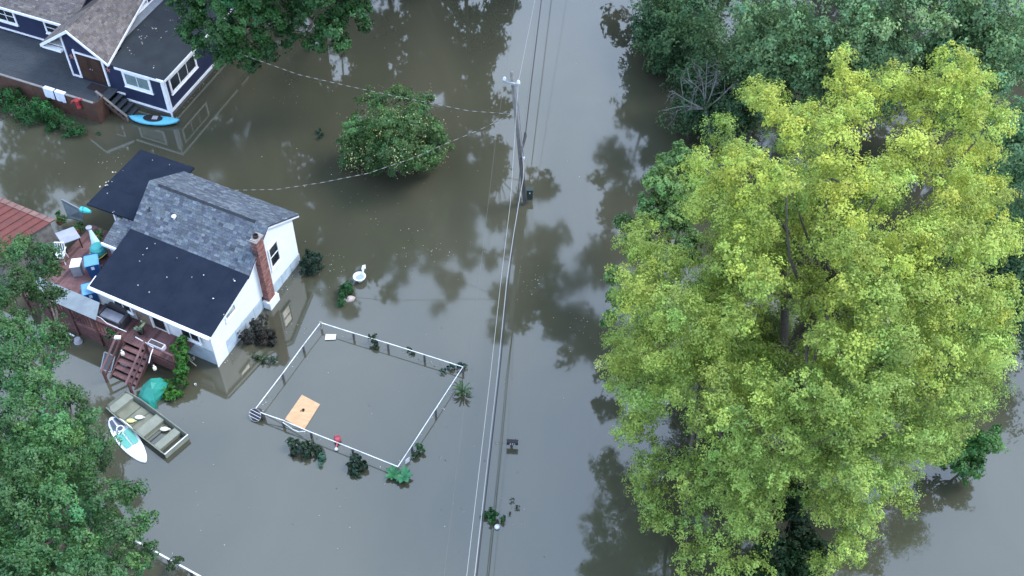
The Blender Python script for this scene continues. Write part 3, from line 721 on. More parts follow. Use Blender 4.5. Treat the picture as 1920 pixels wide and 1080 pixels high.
# closed patio umbrella
b = Vector(at(178, 462, DZ)); tp = Vector(at(167, 428, 2.5))
b = Vector((tp.x+.25, tp.y-.3, DZ))
q = MB(); q.tube([(b.x,b.y,DZ),(tp.x,tp.y,2.62)], .025, 8)
cn = MB(); ax = (Vector((tp.x,tp.y,2.55))-b)
cn.tube([b+ax*t for t in (.25,.45,.7,.9,1.0)], [.26,.21,.13,.07,.03], 10)
fl = MB(); fl.lathe([(.02,0),(.14,.01),(.15,.07),(.05,.12)], 10, (tp.x,tp.y,2.5))
bs = MB(); bs.lathe([(.24,0),(.24,.05),(.05,.09)], 14, (b.x,b.y,DZ))
t = simple("patio_umbrella", "closed pale blue patio umbrella leaning beside the porch roof", "umbrella", [("pole", q, GREYPL, 0), ("canopy", cn, mat("pale_blue_fabric", (0.42,0.56,0.60), (0.32,0.46,0.52), 5, .8), 0), ("finial", fl, GREYPL, 0), ("base", bs, GREYPL, 0)], loc=(b.x,b.y,DZ))

# square grey table and white chair
c = Vector(at(127, 441, DZ+.72)); e1 = Vector((.42,.26,0)); e2 = Vector((-.30,.40,0))
q = MB(); q.slab([c+e1*.9-e2*.9, c+e1*.9+e2*.9, c-e1*.9+e2*.9, c-e1*.9-e2*.9], .05)
parts = [("tabletop", q, mat("grey_table", (0.26,0.27,0.33), (0.20,0.21,0.26), 2, .4), .01)]
for i, j in ((1,1),(1,-1),(-1,1),(-1,-1)):
    p = c+e1*.75*i+e2*.75*j; parts.append(("leg", MB().tube([(p.x,p.y,DZ-.02),(p.x,p.y,c.z-.05)], .03, 6), BLACK, 0))
simple("patio_table", "square grey patio table next to the red shed roof", "table", parts)
c = Vector(at(112, 478, DZ+.42)); WP = mat("white_resin", (0.55,0.57,0.60), (0.45,0.47,0.50), 6, .5)
q = MB(); q.slab([c+Vector((-.24,-.22,0)), c+Vector((.24,-.22,0)), c+Vector((.22,.22,0)), c+Vector((-.22,.22,0))], .04)
parts = [("seat", q, WP, .01)]
bk = MB()
for i in range(5):
    x = -.2+i*.1; bk.bar(c+Vector((x,.22,0)), c+Vector((x*1.1,.36,.46)), .05, .02)
bk.bar(c+Vector((-.24,.36,.47)), c+Vector((.24,.36,.47)), .06, .04); parts.append(("backrest", bk, WP, 0))
for i, j in ((1,1),(1,-1),(-1,1),(-1,-1)):
    parts.append(("leg", MB().bar(c+Vector((.2*i,.2*j,-.03)), c+Vector((.24*i,.24*j,-.44)), .04, .04), WP, 0))
for i in (1,-1): parts.append(("armrest", MB().bar(c+Vector((.27*i,-.2,.22)), c+Vector((.27*i,.3,.24)), .05, .03), WP, 0))
simple("garden_chair", "white slatted plastic chair half hidden by the corner tree's leaves", "chair", parts)

# teal covered grill with a yellow edge
c = Vector(at(184, 470, DZ))
c = Vector((at(183,466,1.7).x, at(183,466,1.7).y, DZ))
q = MB(); q.lathe([(.36,.48),(.39,.62),(.36,.82),(.26,.93),(.08,.98)], 16, c)
k = MB(); k.lathe([(.34,.30),(.385,.36),(.39,.47)], 16, c)
y = MB(); y.tube([Vector((c.x+.40*math.cos(a), c.y+.40*math.sin(a), DZ+.5-.06*math.sin(3*a))) for a in np.linspace(3.4,6.2,12)], .025, 5)
parts = [("cover", q, mat("teal_cover", (0.02,0.16,0.17), (0.03,0.22,0.22), 4, .5), 0), ("bowl", k, BLACK, 0), ("rope", y, mat("yellow_rope", (0.42,0.30,0.05), None, rough=.8), 0)]
for a in (0.5, 2.6, 4.7): parts.append(("leg", MB().tube([c+Vector((.2*math.cos(a),.2*math.sin(a),.34)), c+Vector((.32*math.cos(a),.32*math.sin(a),0))], .02, 6), BLACK, 0))
simple("kettle_grill", "round grill under a teal cover with a yellow rope hanging from its rim", "grill", parts, loc=tuple(c))

# wicker loveseat below the eave
DARKW = mat("dark_wicker", (0.022,0.022,0.028), (0.04,0.038,0.042), 30, .7); CUSH = mat("grey_cushion", (0.17,0.18,0.22), (0.12,0.13,0.16), 3, .9)
t0, s0 = 5.15, -.42
parts = []
q = MB(); q.box(t0-.65,t0+.65,s0-.32,s0+.36,DZ,DZ+.34,W); parts.append(("base", q, DARKW, .03))
q = MB(); q.box(t0-.58,t0+.58,s0-.30,s0+.22,DZ+.342,DZ+.46,W); parts.append(("cushion", q, CUSH, .04))
q = MB(); n = 12
ring = [(t0+.62*math.cos(a), DZ+.34+.46*max(math.sin(a),0)) for a in np.linspace(0, math.pi, n)]
q.prism([W(a, s0+.27, z) for a, z in ring], Vector(W(0,.13,.03))-Vector(W(0,0,0))); parts.append(("backrest", q, DARKW, 0))
for sg in (-1, 1):
    q = MB(); q.box(t0+sg*.62-.07, t0+sg*.62+.07, s0-.3, s0+.34, DZ+.342, DZ+.56, W); parts.append(("armrest", q, DARKW, .03))
simple("wicker_loveseat", "dark wicker loveseat with a rounded back and grey cushion under the eave", "loveseat", parts)

# plastic wind sheet on the rail
q = MB(); Wz = lambda t, s, z: Vector(W(t, s, z))
for i in range(8):
    t1 = 5.25+i*.5; o = .012*math.sin(i*1.7)
    q.hexa([Wz(t1,-1.42+o,DZ+.55),Wz(t1+.5,-1.42+o,DZ+.55),Wz(t1+.5,-1.39+o,DZ+.55),Wz(t1,-1.39+o,DZ+.55),Wz(t1,-1.30,DZ+1.40),Wz(t1+.5,-1.30,DZ+1.40),Wz(t1+.5,-1.27,DZ+1.40),Wz(t1,-1.27,DZ+1.40)])
for i in range(0):
    pass
SHEET = mat("grey_plastic_sheet", (0.17,0.20,0.22), (0.12,0.145,0.165), 1.5, .35, bump=.3, bscale=3)
s_ = MB()
poly = [Wz(5.2,-1.36,DZ+1.07), Wz(9.3,-1.36,DZ+1.07), Wz(9.3,-.42,DZ+.98), Wz(5.75,-.42,DZ+.98)]
s_.slab(poly, .02)
simple("plastic_sheet", "pale grey plastic sheet laid over the deck railing left of the stairs", "sheet", [("sheet", s_, SHEET, 0)])

# white rope / hose along the rail
pts = [Vector(at(*p_, h)) for p_, h in (((176,590),DZ+.95),((190,597),DZ+1.0),((200,606),DZ+1.03),((218,614),DZ+1.03),((237,622),DZ+.98))]
simple("rope", "thin white rope strung across the front of the loveseat", "rope", [("rope", MB().tube(pts, .018, 5), WP, 0)])
pts = [Vector(at(*p_, h)) for p_, h in (((254,632),DZ+.7),((270,641),DZ+.72),((288,652),DZ+.72))]
simple("rail_bar", "short white bar at the top of the deck stairs", "bar", [("bar", MB().tube(pts, .022, 5), WP, 0)])
pts = [Vector(at(*p_, h)) for p_, h in (((287,654),DZ+.72),((283,664),DZ+.62),((279,681),DZ+.42))]
t = simple("rail_bar", "white bent bar on the right post of the deck stairs", "bar", [("bar", MB().tube(pts, .024, 5), WP, 0)])
simple("post_cap", "small white block on the post left of the deck stairs", "block", [("block", MB().box(*(lambda c: (c.x-.14,c.x+.14,c.y-.09,c.y+.09,c.z,c.z+.10))(at(221,634,DZ+1.02))), WP, .02)])
simple("shelf_box", "pale grey planter box at the right end of the deck, beside the climbing greenery", "planter", [("box", MB().box(1.75,2.55,-1.24,-.95,DZ+.55,DZ+.8,W), mat("pale_planter", (0.42,0.40,0.46), (0.34,0.32,0.38), 4, .7), .02), ("soil", MB().box(1.8,2.5,-1.2,-1.0,DZ+.80,DZ+.815,W), DARKWOOD, 0)])
for lab, px, py, h in (("small cream bottle hanging on the left post at the top of the stairs", 231, 665, DZ+.45), ("small cream jar by the right handrail of the stairs", 291, 693, DZ+.1)):
    c = at(px, py, h); q = MB().lathe([(.05,0),(.08,.03),(.08,.16),(.03,.22),(.03,.27)], 10, c)
    cp = MB().lathe([(.035,.27),(.035,.30)], 8, c)
    simple("bottle", lab, "bottle", [("body", q, mat("cream_plastic", (0.62,0.56,0.46), None, rough=.5), 0), ("cap", cp, WP, 0)])

# window screen leaning on the deck, half in the water
c = [Vector(at(*p_, h)) for p_, h in (((196,660),.62),((215,668),.62),((208,698),.02),((189,692),.02))]
fr = MB()
for i in range(4): fr.bar(c[i], c[(i+1)%4], .045, .03)
pn = MB().prism([c[0]*.94+c[2]*.06, c[1]*.94+c[3]*.06, c[2]*.94+c[0]*.06, c[3]*.94+c[1]*.06], (0,0.01,-.01))
simple("window_screen", "grey framed window screen propped in the water left of the stairs", "screen", [("frame", fr, GREYPL, 0), ("mesh", pn, mat("screen_mesh", (0.045,0.055,0.055), None, rough=.4), 0)])
simple("pipe", "short white pipe floating beside the deck under the corner tree", "pipe", [("pipe", MB().tube([at(118,620,.06), at(140,630,.06)], .04, 8), WP, 0)])
c = at(147,641,.0); simple("bucket", "upturned grey bucket floating beside the deck", "bucket", [("body", MB().lathe([(.16,-.1),(.18,.02),(.14,.22)], 14, c), GREYPL, 0), ("rim", MB().lathe([(.185,-.02),(.2,0),(.2,.03),(.185,.05)], 14, c), GREYPL, 0)])
# ------------------------------------------------------------------ small plants
def plant(name, label, cat, lobes, n, size, stems=0, m=None, group=None, aspect=0.5, **kw):
    x = sum(l[0] for l in lobes)/len(lobes); y = sum(l[1] for l in lobes)/len(lobes); zb = min(l[2]-l[3] for l in lobes)
    t = thing(name, label, cat, (x, y, max(zb, 0)), 0, group)
    P, N, S, C = crown_leaves(lobes, n, size, **kw)
    leaf_object("foliage", P, N, S, C, m or LEAF, t, aspect=aspect)
    q = MB()
    for l in lobes[:max(stems, 1)]: limb(q, (x, y, max(zb, 0)-.25), l[:3], .02, .008, 0, 5, 3)
    q.build("stem", BARK, t)
    return t
VINE = (0.040, 0.135, 0.022)
lb = px_lobes([(338,642,18,1.5),(344,660,16,1.3),(338,678,20,1.1),(343,695,20,.8),(340,712,20,.5),(330,652,14,1.4),(330,735,14,.25),(322,745,12,.2)], 1, VINE)
plant("climbing_shrub", "bright green leafy climber spilling off the right end of the deck into the water", "shrub", lb, 5200, .10, 5, subs=10)
lb = px_lobes([(318,722,14,.35),(308,737,14,.25),(318,742,12,.2)], .3, (0.060,0.165,0.028))
plant("green_shrub", "low yellow-green shrub touching the right side of the teal tarp", "shrub", lb, 1700, .10, 3, subs=9)
lb = px_lobes([(205,622,9,DZ+.9),(212,628,8,DZ+.8),(202,632,6,DZ+.6)], 1, (0.030,0.10,0.035))
plant("hanging_plant", "small green plant hanging on the deck railing left of the stairs", "plant", lb, 700, .08, 3, subs=7)
lb = px_lobes([(262,612,9,DZ+.75),(256,618,7,DZ+.6),(268,606,7,DZ+.8)], 1, (0.20,0.26,0.17))
t = plant("potted_plant", "potted plant with pale variegated leaves beside the front door", "plant", lb, 420, .09, 3, subs=7)
c = at(264,622,DZ+.1); MB().lathe([(.13,-.1),(.17,.14),(.18,.2),(.15,.2)], 12, c).build("pot", BLACK, t)
for lab, pts in (("rounded green plant on the far side of the square grey table", [(117,408,13,1.35),(110,402,9,1.2)]), ("leafy green plant between the umbrella and the porch wall", [(186,436,12,1.3),(184,446,10,1.2)]), ("olive green plant behind the square grey table", [(150,424,11,1.25),(142,428,9,1.2)])):
    t = plant("potted_plant", lab, "plant", px_lobes(pts, 1.2, (0.04,0.12,0.03)), 650, .085, 2, subs=8, group="potted plants on the deck")
    c = at(pts[0][0]-4, pts[0][1]+12, DZ); MB().lathe([(.12,0),(.17,.26),(.18,.32),(.15,.32)], 12, c).build("pot", mat("terracotta", (0.26,0.12,0.07), (0.2,0.09,0.055), 5, .8), t)

def water_plant(name, label, cat, lobes, n, size, col, **kw):
    return plant(name, label, cat, px_lobes([(a, b, r*1.1, h) for a, b, r, h in lobes], .2, col), int(n*1.3), size, 3, **kw)
DK = (0.026, 0.050, 0.030)
water_plant("dark_bush", "dark green bush in the water at the far right corner of the white house", "shrub", [(582,482,18,.7),(575,495,16,.5),(595,485,14,.5),(588,505,16,.25),(570,505,14,.3),(600,500,8,.15)], 2400, .10, (0.020,0.046,0.030), subs=9)
water_plant("dark_bush", "dark reddish bush drowned against the gable wall below the chimney", "shrub", [(487,618,22,.45),(470,632,20,.3),(500,632,22,.2),(478,603,14,.6),(458,628,14,.5),(510,640,16,.1),(495,596,10,.5)], 2600, .10, (0.026,0.026,0.022), subs=9)
water_plant("flooded_shrub", "thin green shrub at the fence corner, half under water, below the chimney", "shrub", [(490,672,15,.12),(515,672,12,.14),(500,680,12,.1),(478,668,9,.1)], 480, .09, (0.035,0.070,0.032), subs=8)
water_plant("green_shrub", "green shrub in the water touching the pale stone", "shrub", [(648,535,13,.4),(642,550,15,.25),(655,545,12,.3),(640,568,12,.1)], 1700, .085, (0.024,0.088,0.026), subs=9)
lab = ["dark leafy plant in the water at the near left end of the garden fence", "dark plant with drooping leaves halfway along the near side of the garden fence"]
water_plant("garden_plant", lab[0], "plant", [(545,832,14,.3),(565,838,16,.28),(585,838,14,.28),(578,852,13,.15),(555,848,11,.2),(600,848,10,.15)], 520, .20, DK, subs=8, group="flooded garden plants along the fence")
water_plant("garden_plant", lab[1], "plant", [(668,862,13,.35),(660,875,11,.2),(678,875,11,.2),(668,885,12,.1)], 420, .20, DK, subs=8, group="flooded garden plants along the fence")
water_plant("garden_plant", "pale green plant in the water right of the dark plants at the near left fence", "plant", [(603,855,9,.12),(600,870,9,.06)], 220, .12, (0.05,0.13,0.085), subs=7, group="flooded garden plants along the fence")
water_plant("garden_plant", "dark little bush on the far side of the garden fence", "plant", [(700,636,11,.3),(706,648,8,.15)], 300, .12, DK, subs=8, group="flooded garden plants along the fence")
water_plant("garden_plant", "blue-green spreading plant at the right corner of the garden fence", "plant", [(862,686,10,.14),(845,690,9,.12),(830,696,8,.08),(872,684,6,.14)], 300, .10, (0.03,0.085,0.06), subs=8, group="flooded garden plants along the fence")
water_plant("garden_plant", "green plant beside the lower right fence rail with a white tag", "plant", [(785,838,9,.3),(780,850,8,.2),(792,845,6,.2)], 320, .13, (0.035,0.085,0.035), subs=8, group="flooded garden plants along the fence")
water_plant("garden_plant", "small dark plant behind the far fence rail", "plant", [(768,655,7,.12),(774,663,5,.06)], 140, .09, DK, subs=6, group="flooded garden plants along the fence")
water_plant("pond_shrub", "green shrub poking out of the flood beside a white ball near the power lines", "shrub", [(918,960,10,.3),(930,968,10,.25),(922,974,9,.2),(942,974,6,.15),(908,968,8,.1)], 620, .10, (0.026,0.105,0.026), subs=8)
water_plant("pond_shrub", "sparse dark twiggy plant in the flood right of the white ball", "shrub", [(960,938,5,.1),(970,950,6,.1),(955,962,5,.08),(945,970,6,.08)], 90, .08, DK, subs=6)
water_plant("drowned_brush", "tuft of green brush in the dark water left of the round tree", "shrub", [(602,255,8,.15),(597,246,6,.15)], 180, .10, (0.02,0.06,0.04), subs=6)
# big-leaved lettuce: every leaf a part
def rosette(label, c, n, r, col, name="leafy_plant", long=False):
    t = thing(name, label, "plant", tuple(c), 0, "flooded garden plants along the fence")
    m = mat("big_leaf_%d" % int(col[1]*1000), tuple(k*.75 for k in col), tuple(k*.5 for k in col), 6, .45)
    for i in range(n):
        a = 2*math.pi*i/n+random.uniform(-.3,.3); L = r*random.uniform(.8,1.1); wd = L*(.09 if long else .30); up = random.uniform(.12,.45) if not long else random.uniform(.3,.9)
        d = Vector((math.cos(a), math.sin(a), 0)); sd = Vector((-d.y, d.x, 0)); q = MB(); k = 5; vs = []
        for j in range(k+1):
            u = j/k; p = Vector(c)+d*L*u+Vector((0,0,.03+up*L*math.sin(u*2.2)-.0)); ww = wd*math.sin(math.pi*(u*.86+.09))*(1 if u < 1 else .3)
            vs += [p-sd*ww+Vector((0,0,.03)), p, p+sd*ww+Vector((0,0,.03))]
        fs = []
        for j in range(k):
            for e in (0,1): fs.append((3*j+e, 3*j+e+1, 3*j+e+4, 3*j+e+3))
        q.add(vs, fs).build("leaf", m, t)
rosette("broad-leaved bright green plant at the nearest corner of the garden fence, left half", at(738,890,.02), 7, .42, (0.03,0.17,0.06))
rosette("broad-leaved bright green plant at the nearest corner of the garden fence, right half", at(757,896,.02), 8, .48, (0.032,0.18,0.075))
rosette("spiky grass-like plant below the right corner of the garden fence", at(867,738,.02), 17, .50, (0.06,0.12,0.045), "grass_tuft", True)
# weeds along the navy house deck
lb = px_lobes([(5,185,26,.5),(35,195,28,.5),(65,205,28,.5),(95,220,28,.45),(125,235,26,.4),(148,243,20,.3),(60,225,22,.25),(100,240,20,.2),(20,178,22,.6),(130,255,14,.1),(-20,180,28,.6),(80,200,22,.6),(40,215,18,.2)], .4, (0.022,0.098,0.026))
plant("weed_bank", "bank of bright green weeds growing along the brown deck wall of the navy house", "weeds", lb, 9000, .11, 6, subs=10)
lb = px_lobes([(186,250,7,.05)], .1, (0.02,0.07,0.03)); plant("weed_tuft", "tiny tuft of weed in open water right of the weed bank", "weeds", lb, 70, .09, 1, subs=5)

# ------------------------------------------------------------------ garden fence
FA, FB, FC, FD = [Vector(at(x, y, .42)) for x, y in ((601,605),(868,688),(746,875),(478,768))]
def garden_fence():
    b = (FA+FB+FC+FD)/4
    t = thing("garden_fence", "square garden fence of dark posts and thin white top rails standing in the water", "fence", (b.x, b.y, 0))
    FW = mat("white_rail", (0.60,0.62,0.63), (0.30,0.30,0.29), 3, .6, lo=.42, hi=.75)
    PO = mat("dark_post", (0.05,0.048,0.05), (0.10,0.095,0.095), 6, .85); PL = mat("pale_post", (0.28,0.27,0.26), (0.18,0.17,0.16), 5, .8)
    for (p, q_, ts) in ((FA,FB,(0,.235,.48,.735,1)),(FB,FC,(.44,.80)),(FC,FD,(0,.31,.60,.80,.94)),(FD,FA,(0,.40,.72))):
        kk = sorted(set((0,)+tuple(ts)+(1,))); prev = p
        for i in range(1, len(kk)):
            nx = p.lerp(q_, kk[i])+(Vector((random.uniform(-.02,.02), random.uniform(-.02,.02), random.uniform(-.03,.02))) if kk[i] < 1 else Vector((0,0,0)))
            MB().bar(prev, nx, random.uniform(.026,.034), .032).build("top_rail", FW, t); prev = nx
        for k in ts:
            c = p.lerp(q_, k); first = (p is FA and k == 0)
            MB().box(c.x-.045, c.x+.045, c.y-.045, c.y+.045, -.8, c.z-.027 if not first else c.z+.05).build("post", PL if first else PO, t)
    # sagging wire strands below the rail
    c0, c1 = FD.lerp(FC, .06), FD.lerp(FC, .40)
    q = MB()
    q.tube([c0+Vector((0,0,-.05)), FD.lerp(FC,.16)+Vector((0,0,-.24)), FD.lerp(FC,.24)+Vector((0,0,-.34)), FD.lerp(FC,.33)+Vector((0,0,-.12))], .018, 5)
    q.build("broken_rail", DARKWOOD, t)
    q = MB(); q.tube([FD.lerp(FC,.20)+Vector((0,-.06,-.03)), FD.lerp(FC,.27)+Vector((.02,-.12,-.2)), FD.lerp(FC,.31)+Vector((0,-.1,-.22)), FD.lerp(FC,.36)+Vector((0,-.05,-.06))], .02, 5); q.build("loose_cable", FW, t)
    return t
garden_fence()
# plywood sheet
pc = [Vector(at(*p_, .03)) for p_ in ((566,740),(600,758),(570,806),(534,786))]
PLY = mat("wet_plywood", (0.34,0.20,0.10), (0.42,0.28,0.165), 2.2, .7, stretch=(1,3,1), bump=.2, lo=.3, hi=.62)
simple("plywood_sheet", "bare orange-brown plywood sheet floating inside the garden fence", "board", [("sheet", MB().slab(pc, .025), PLY, 0)])
c = at(567,769,.05); plant("leaf_clump", "small clump of dark leaves lying on the plywood sheet", "leaves", [(c.x,c.y,.06,.10,(0.03,0.02,0.012))], 26, .09, 1, subs=4)
c = at(620,633,.02); simple("sign_board", "small blank white board floating in the far corner of the garden fence", "board", [("board", MB().slab([c+Vector((-.24,-.16,.04)),c+Vector((.24,-.13,.04)),c+Vector((.24,.17,.05)),c+Vector((-.24,.16,.05))], .03), WP, 0)])
c = at(764,861,.2); simple("tag", "white paper tag hanging below the lower right fence rail", "tag", [("card", MB().hexa([c+Vector((-.09,-.12,-.2)),c+Vector((.07,.02,-.2)),c+Vector((.07,.035,-.2)),c+Vector((-.09,-.105,-.2)),c+Vector((-.07,-.1,.08)),c+Vector((.09,.05,.08)),c+Vector((.09,.065,.08)),c+Vector((-.07,-.085,.08))]), WP, 0)])
# dark slatted basket hung at the left corner
c = Vector(at(482,776,.22)); q = MB(); bk = MB()
BK = mat("dark_basket", (0.035,0.03,0.035), (0.055,0.05,0.055), 8, .6)
ax = Vector((-.35,-.75,.56)).normalized(); e1 = ax.orthogonal().normalized(); e1 = Vector((.8,-.5,0)).normalized(); e1 = (e1-ax*e1.dot(ax)).normalized(); e2 = ax.cross(e1)
ringp = [c+ax*.16+(e1*math.cos(a)+e2*math.sin(a))*.30 for a in np.linspace(0, 2*math.pi, 17)]
rim = MB().tube(ringp, .012, 6)
bk.tube([c-ax*.16, c+ax*.0, c+ax*.12], [.22,.26,.27], 14)
parts = [("body", bk, BK, 0), ("rim", rim, GREYPL, 0)]
for k in (-.15, 0, .15):
    L = math.sqrt(.30**2-k*k); parts.append(("bar", MB().tube([c+ax*.17+e2*k-e1*L, c+ax*.17+e2*k+e1*L], .012, 5), WP, 0))
t = simple("basket", "dark round basket with white bars across its mouth at the left fence corner", "basket", parts, loc=tuple(c))
# red watering can
c = Vector(at(633,826,.04)); RED = mat("faded_red_plastic", (0.30,0.05,0.07), (0.22,0.04,0.05), 6, .5)
q = MB().lathe([(.10,-.05),(.15,.0),(.16,.12),(.11,.2),(.05,.22)], 12, c); sp = MB().tube([c+Vector((0,-.14,.05)), c+Vector((0,-.3,.06)), c+Vector((-.02,-.42,.04))], [.04,.035,.03], 8)
hd = MB().tube([c+Vector((.1,.05,.18)), c+Vector((.05,.1,.3)), c+Vector((-.1,.05,.28)), c+Vector((-.14,0,.14))], .018, 6); cp = MB().lathe([(.07,0),(.08,.05),(.05,.09)], 10, c+Vector((0,-.46,0)))
simple("watering_can", "faded red plastic can with a white spout cap floating under the near fence rail", "can", [("body", q, RED, 0), ("spout", sp, RED, 0), ("handle", hd, RED, 0), ("cap", cp, WP, 0)], loc=tuple(c))
c = Vector(at(627,796,.0)); 
# ------------------------------------------------------------------ boats
def jon_boat():
    A, B, C, D = [Vector(at(x, y, .28)) for x, y in ((203,752),(232,743),(349,819),(313,850))]     # bow left, bow right, stern right, stern left
    ctr = (A+B+C+D)/4
    t = thing("jon_boat", "flat-bottomed olive green jon boat with three benches moored beside the stairs", "boat", (ctr.x, ctr.y, 0))
    OL = mat("olive_hull", (0.085,0.095,0.075), (0.06,0.068,0.055), 3, .6); IN = mat("dusty_olive_inside", (0.155,0.16,0.12), (0.115,0.12,0.088), 2, .7); BE = mat("pale_olive_bench", (0.19,0.20,0.165), (0.14,0.15,0.12), 2.5, .6)
    bow = (A+B)/2; st = (C+D)/2; L = (st-bow).length; f = (st-bow).normalized(); f.z = 0; f.normalize(); r = Vector((f.y, -f.x, 0))
    Wd = .62
    def S(x, y, z): return bow+f*x+r*y*(1 if x > .5 else .93)+Vector((0,0,z-.28))
    q = MB(); th = .03
    sec = [(0,.30,.22,.93),(.25,.06,.24,.96),(.9,-.10,.27,1),(L-.02,-.10,.29,1)]
    ring = []
    for x, zb, zt, k in sec:
        w1 = Wd*k
        ring.append([S(x,-w1,zt+.0),S(x,-w1*.86,zb),S(x,w1*.86,zb),S(x,w1,zt),S(x,w1-th,zt),S(x,w1*.86-th,zb+th),S(x,-w1*.86+th,zb+th),S(x,-w1+th,zt)])
    base = []
    for rg in ring: base.append(len(q.v)); q.v += [tuple(p) for p in rg]
    for i in range(len(ring)-1):
        for k in range(8):
            a = base[i]+k; b = base[i]+(k+1)%8; q.f.append((a, b, b+8, a+8))
    q.f.append(tuple(base[0]+k for k in range(8))); q.f.append(tuple(base[-1]+k for k in reversed(range(8))))
    q.build("hull", OL, t)
    MB().hexa([S(.3,-.5,.02),S(.3,.5,.02),S(L-.05,.52,-.06),S(L-.05,-.52,-.06),S(.3,-.5,.05),S(.3,.5,.05),S(L-.05,.52,-.03),S(L-.05,-.52,-.03)]).build("floor", IN, t)
    for x0, x1, z in ((.06,.50,.24),(1.95,2.45,.20),(L-.80,L-.42,.21)):
        MB().hexa([S(x0,-.575,.0),S(x0,.575,.0),S(x1,.575,.0),S(x1,-.575,.0),S(x0,-.575,z),S(x0,.575,z),S(x1,.575,z),S(x1,-.575,z)]).build("bench", BE, t, bevel=.012)
    MB().hexa([S(L-.05,-.62,-.1),S(L-.05,.62,-.1),S(L,.62,-.1),S(L,-.62,-.1),S(L-.05,-.62,.30),S(L-.05,.62,.30),S(L,.62,.31),S(L,-.62,.31)]).build("transom", BE, t)
    MB().bar(S(L+.0,-.64,.33), S(L+.0,.64,.33), .04, .03).build("transom_rail", WP, t)
    for sg in (-1, 1):
        MB().tube([S(0.0,sg*.60,.24), S(.9,sg*.635,.29), S(L,sg*.635,.31)], .022, 6).build("gunwale", BE, t)
    for x in (1.0, 1.5, 2.7, 3.1): 
        if x < L-.9: MB().hexa([S(x,-.5,.045-.02*x/L),S(x,.5,.045-.02*x/L),S(x+.04,.5,.045-.02*x/L),S(x+.04,-.5,.045-.02*x/L),S(x,-.5,.06-.02*x/L),S(x,.5,.06-.02*x/L),S(x+.04,.5,.06-.02*x/L),S(x+.04,-.5,.06-.02*x/L)]).build("floor_rib", OL, t)
    for lab, x, y, m in (("white oval float on the floor near the jon boat's middle bench", 1.45, -.02, WP), ("pale yellow oval float near the jon boat's right side", 1.30, .33, mat("yellow_float", (0.50,0.48,0.20), None, rough=.5)), ("cream oval float by the stern bench of the jon boat", L-1.15, -.28, mat("cream_float", (0.60,0.58,0.46), None, rough=.5))):
        c = S(x, y, .05); b = MB().lathe([(.02,0),(.11,.03),(.13,.08),(.09,.13),(.02,.15)], 12, c, 1.5, .85)
        e = MB().tube([c+Vector((.2,0,.08)), c+Vector((.26,0,.08))], .025, 6)
        simple("float", lab, "float", [("body", b, m, 0), ("stem", e, m, 0)], "floats lying in the jon boat", loc=tuple(c))
jon_boat()

def paddle_board():
    n0 = Vector(at(208,783,.06)); n1 = Vector(at(273,866,.06)); f = (n1-n0); L = f.length; f.normalize(); r = Vector((f.y, -f.x, 0)); c = (n0+n1)/2
    t = thing("paddle_board", "white paddle board with a teal deck pad floating beside the jon boat", "paddle board", (c.x, c.y, 0))
    def half(u): return .43*(max(math.sin(math.pi*min(max(u,0.0),1)**.86), 0)**.55)
    q = MB(); N = 22; top = []; bot = []
    us = [0.004]+[i/N for i in range(1, N)]+[.996]
    for u in us: top.append(n0+f*L*u-r*half(u))
    for u in reversed(us): top.append(n0+f*L*u+r*half(u))
    q.slab([p+Vector((0,0,.05)) for p in top], .13); q.build("board", mat("white_board", (0.72,0.75,0.78), (0.66,0.69,0.72), 2, .35), t, bevel=.03)
    TE = mat("teal_pad", (0.07,0.24,0.20), (0.09,0.29,0.245), 2, .7); DKP = mat("dark_pad", (0.045,0.055,0.08), (0.06,0.07,0.10), 4, .7)
    def pad(u0, u1, y0, y1, m, k=.86):
        q = MB(); p = []
        for u in np.linspace(u0, u1, 7): p.append(n0+f*L*u+r*half(u)*k*y0+Vector((0,0,.116)))
        for u in np.linspace(u1, u0, 7): p.append(n0+f*L*u+r*half(u)*k*y1+Vector((0,0,.116)))
        q.slab(p, .006).build("deck_pad", m, t)
    pad(.07,.27,-.82,-.14,DKP); pad(.07,.27,.14,.82,DKP); pad(.36,.66,-.86,-.10,TE); pad(.36,.66,.10,.9,TE)
    cc = n0+f*L*.29+Vector((0,0,.12)); MB().tube([cc+(f*math.cos(a)+r*math.sin(a))*.15 for a in np.linspace(0,2*math.pi,15)], .03, 5).build("ring", WP, t)
    MB().lathe([(.11,0),(.11,.006)], 12, cc).build("fin_plug", DKP, t)
paddle_board()

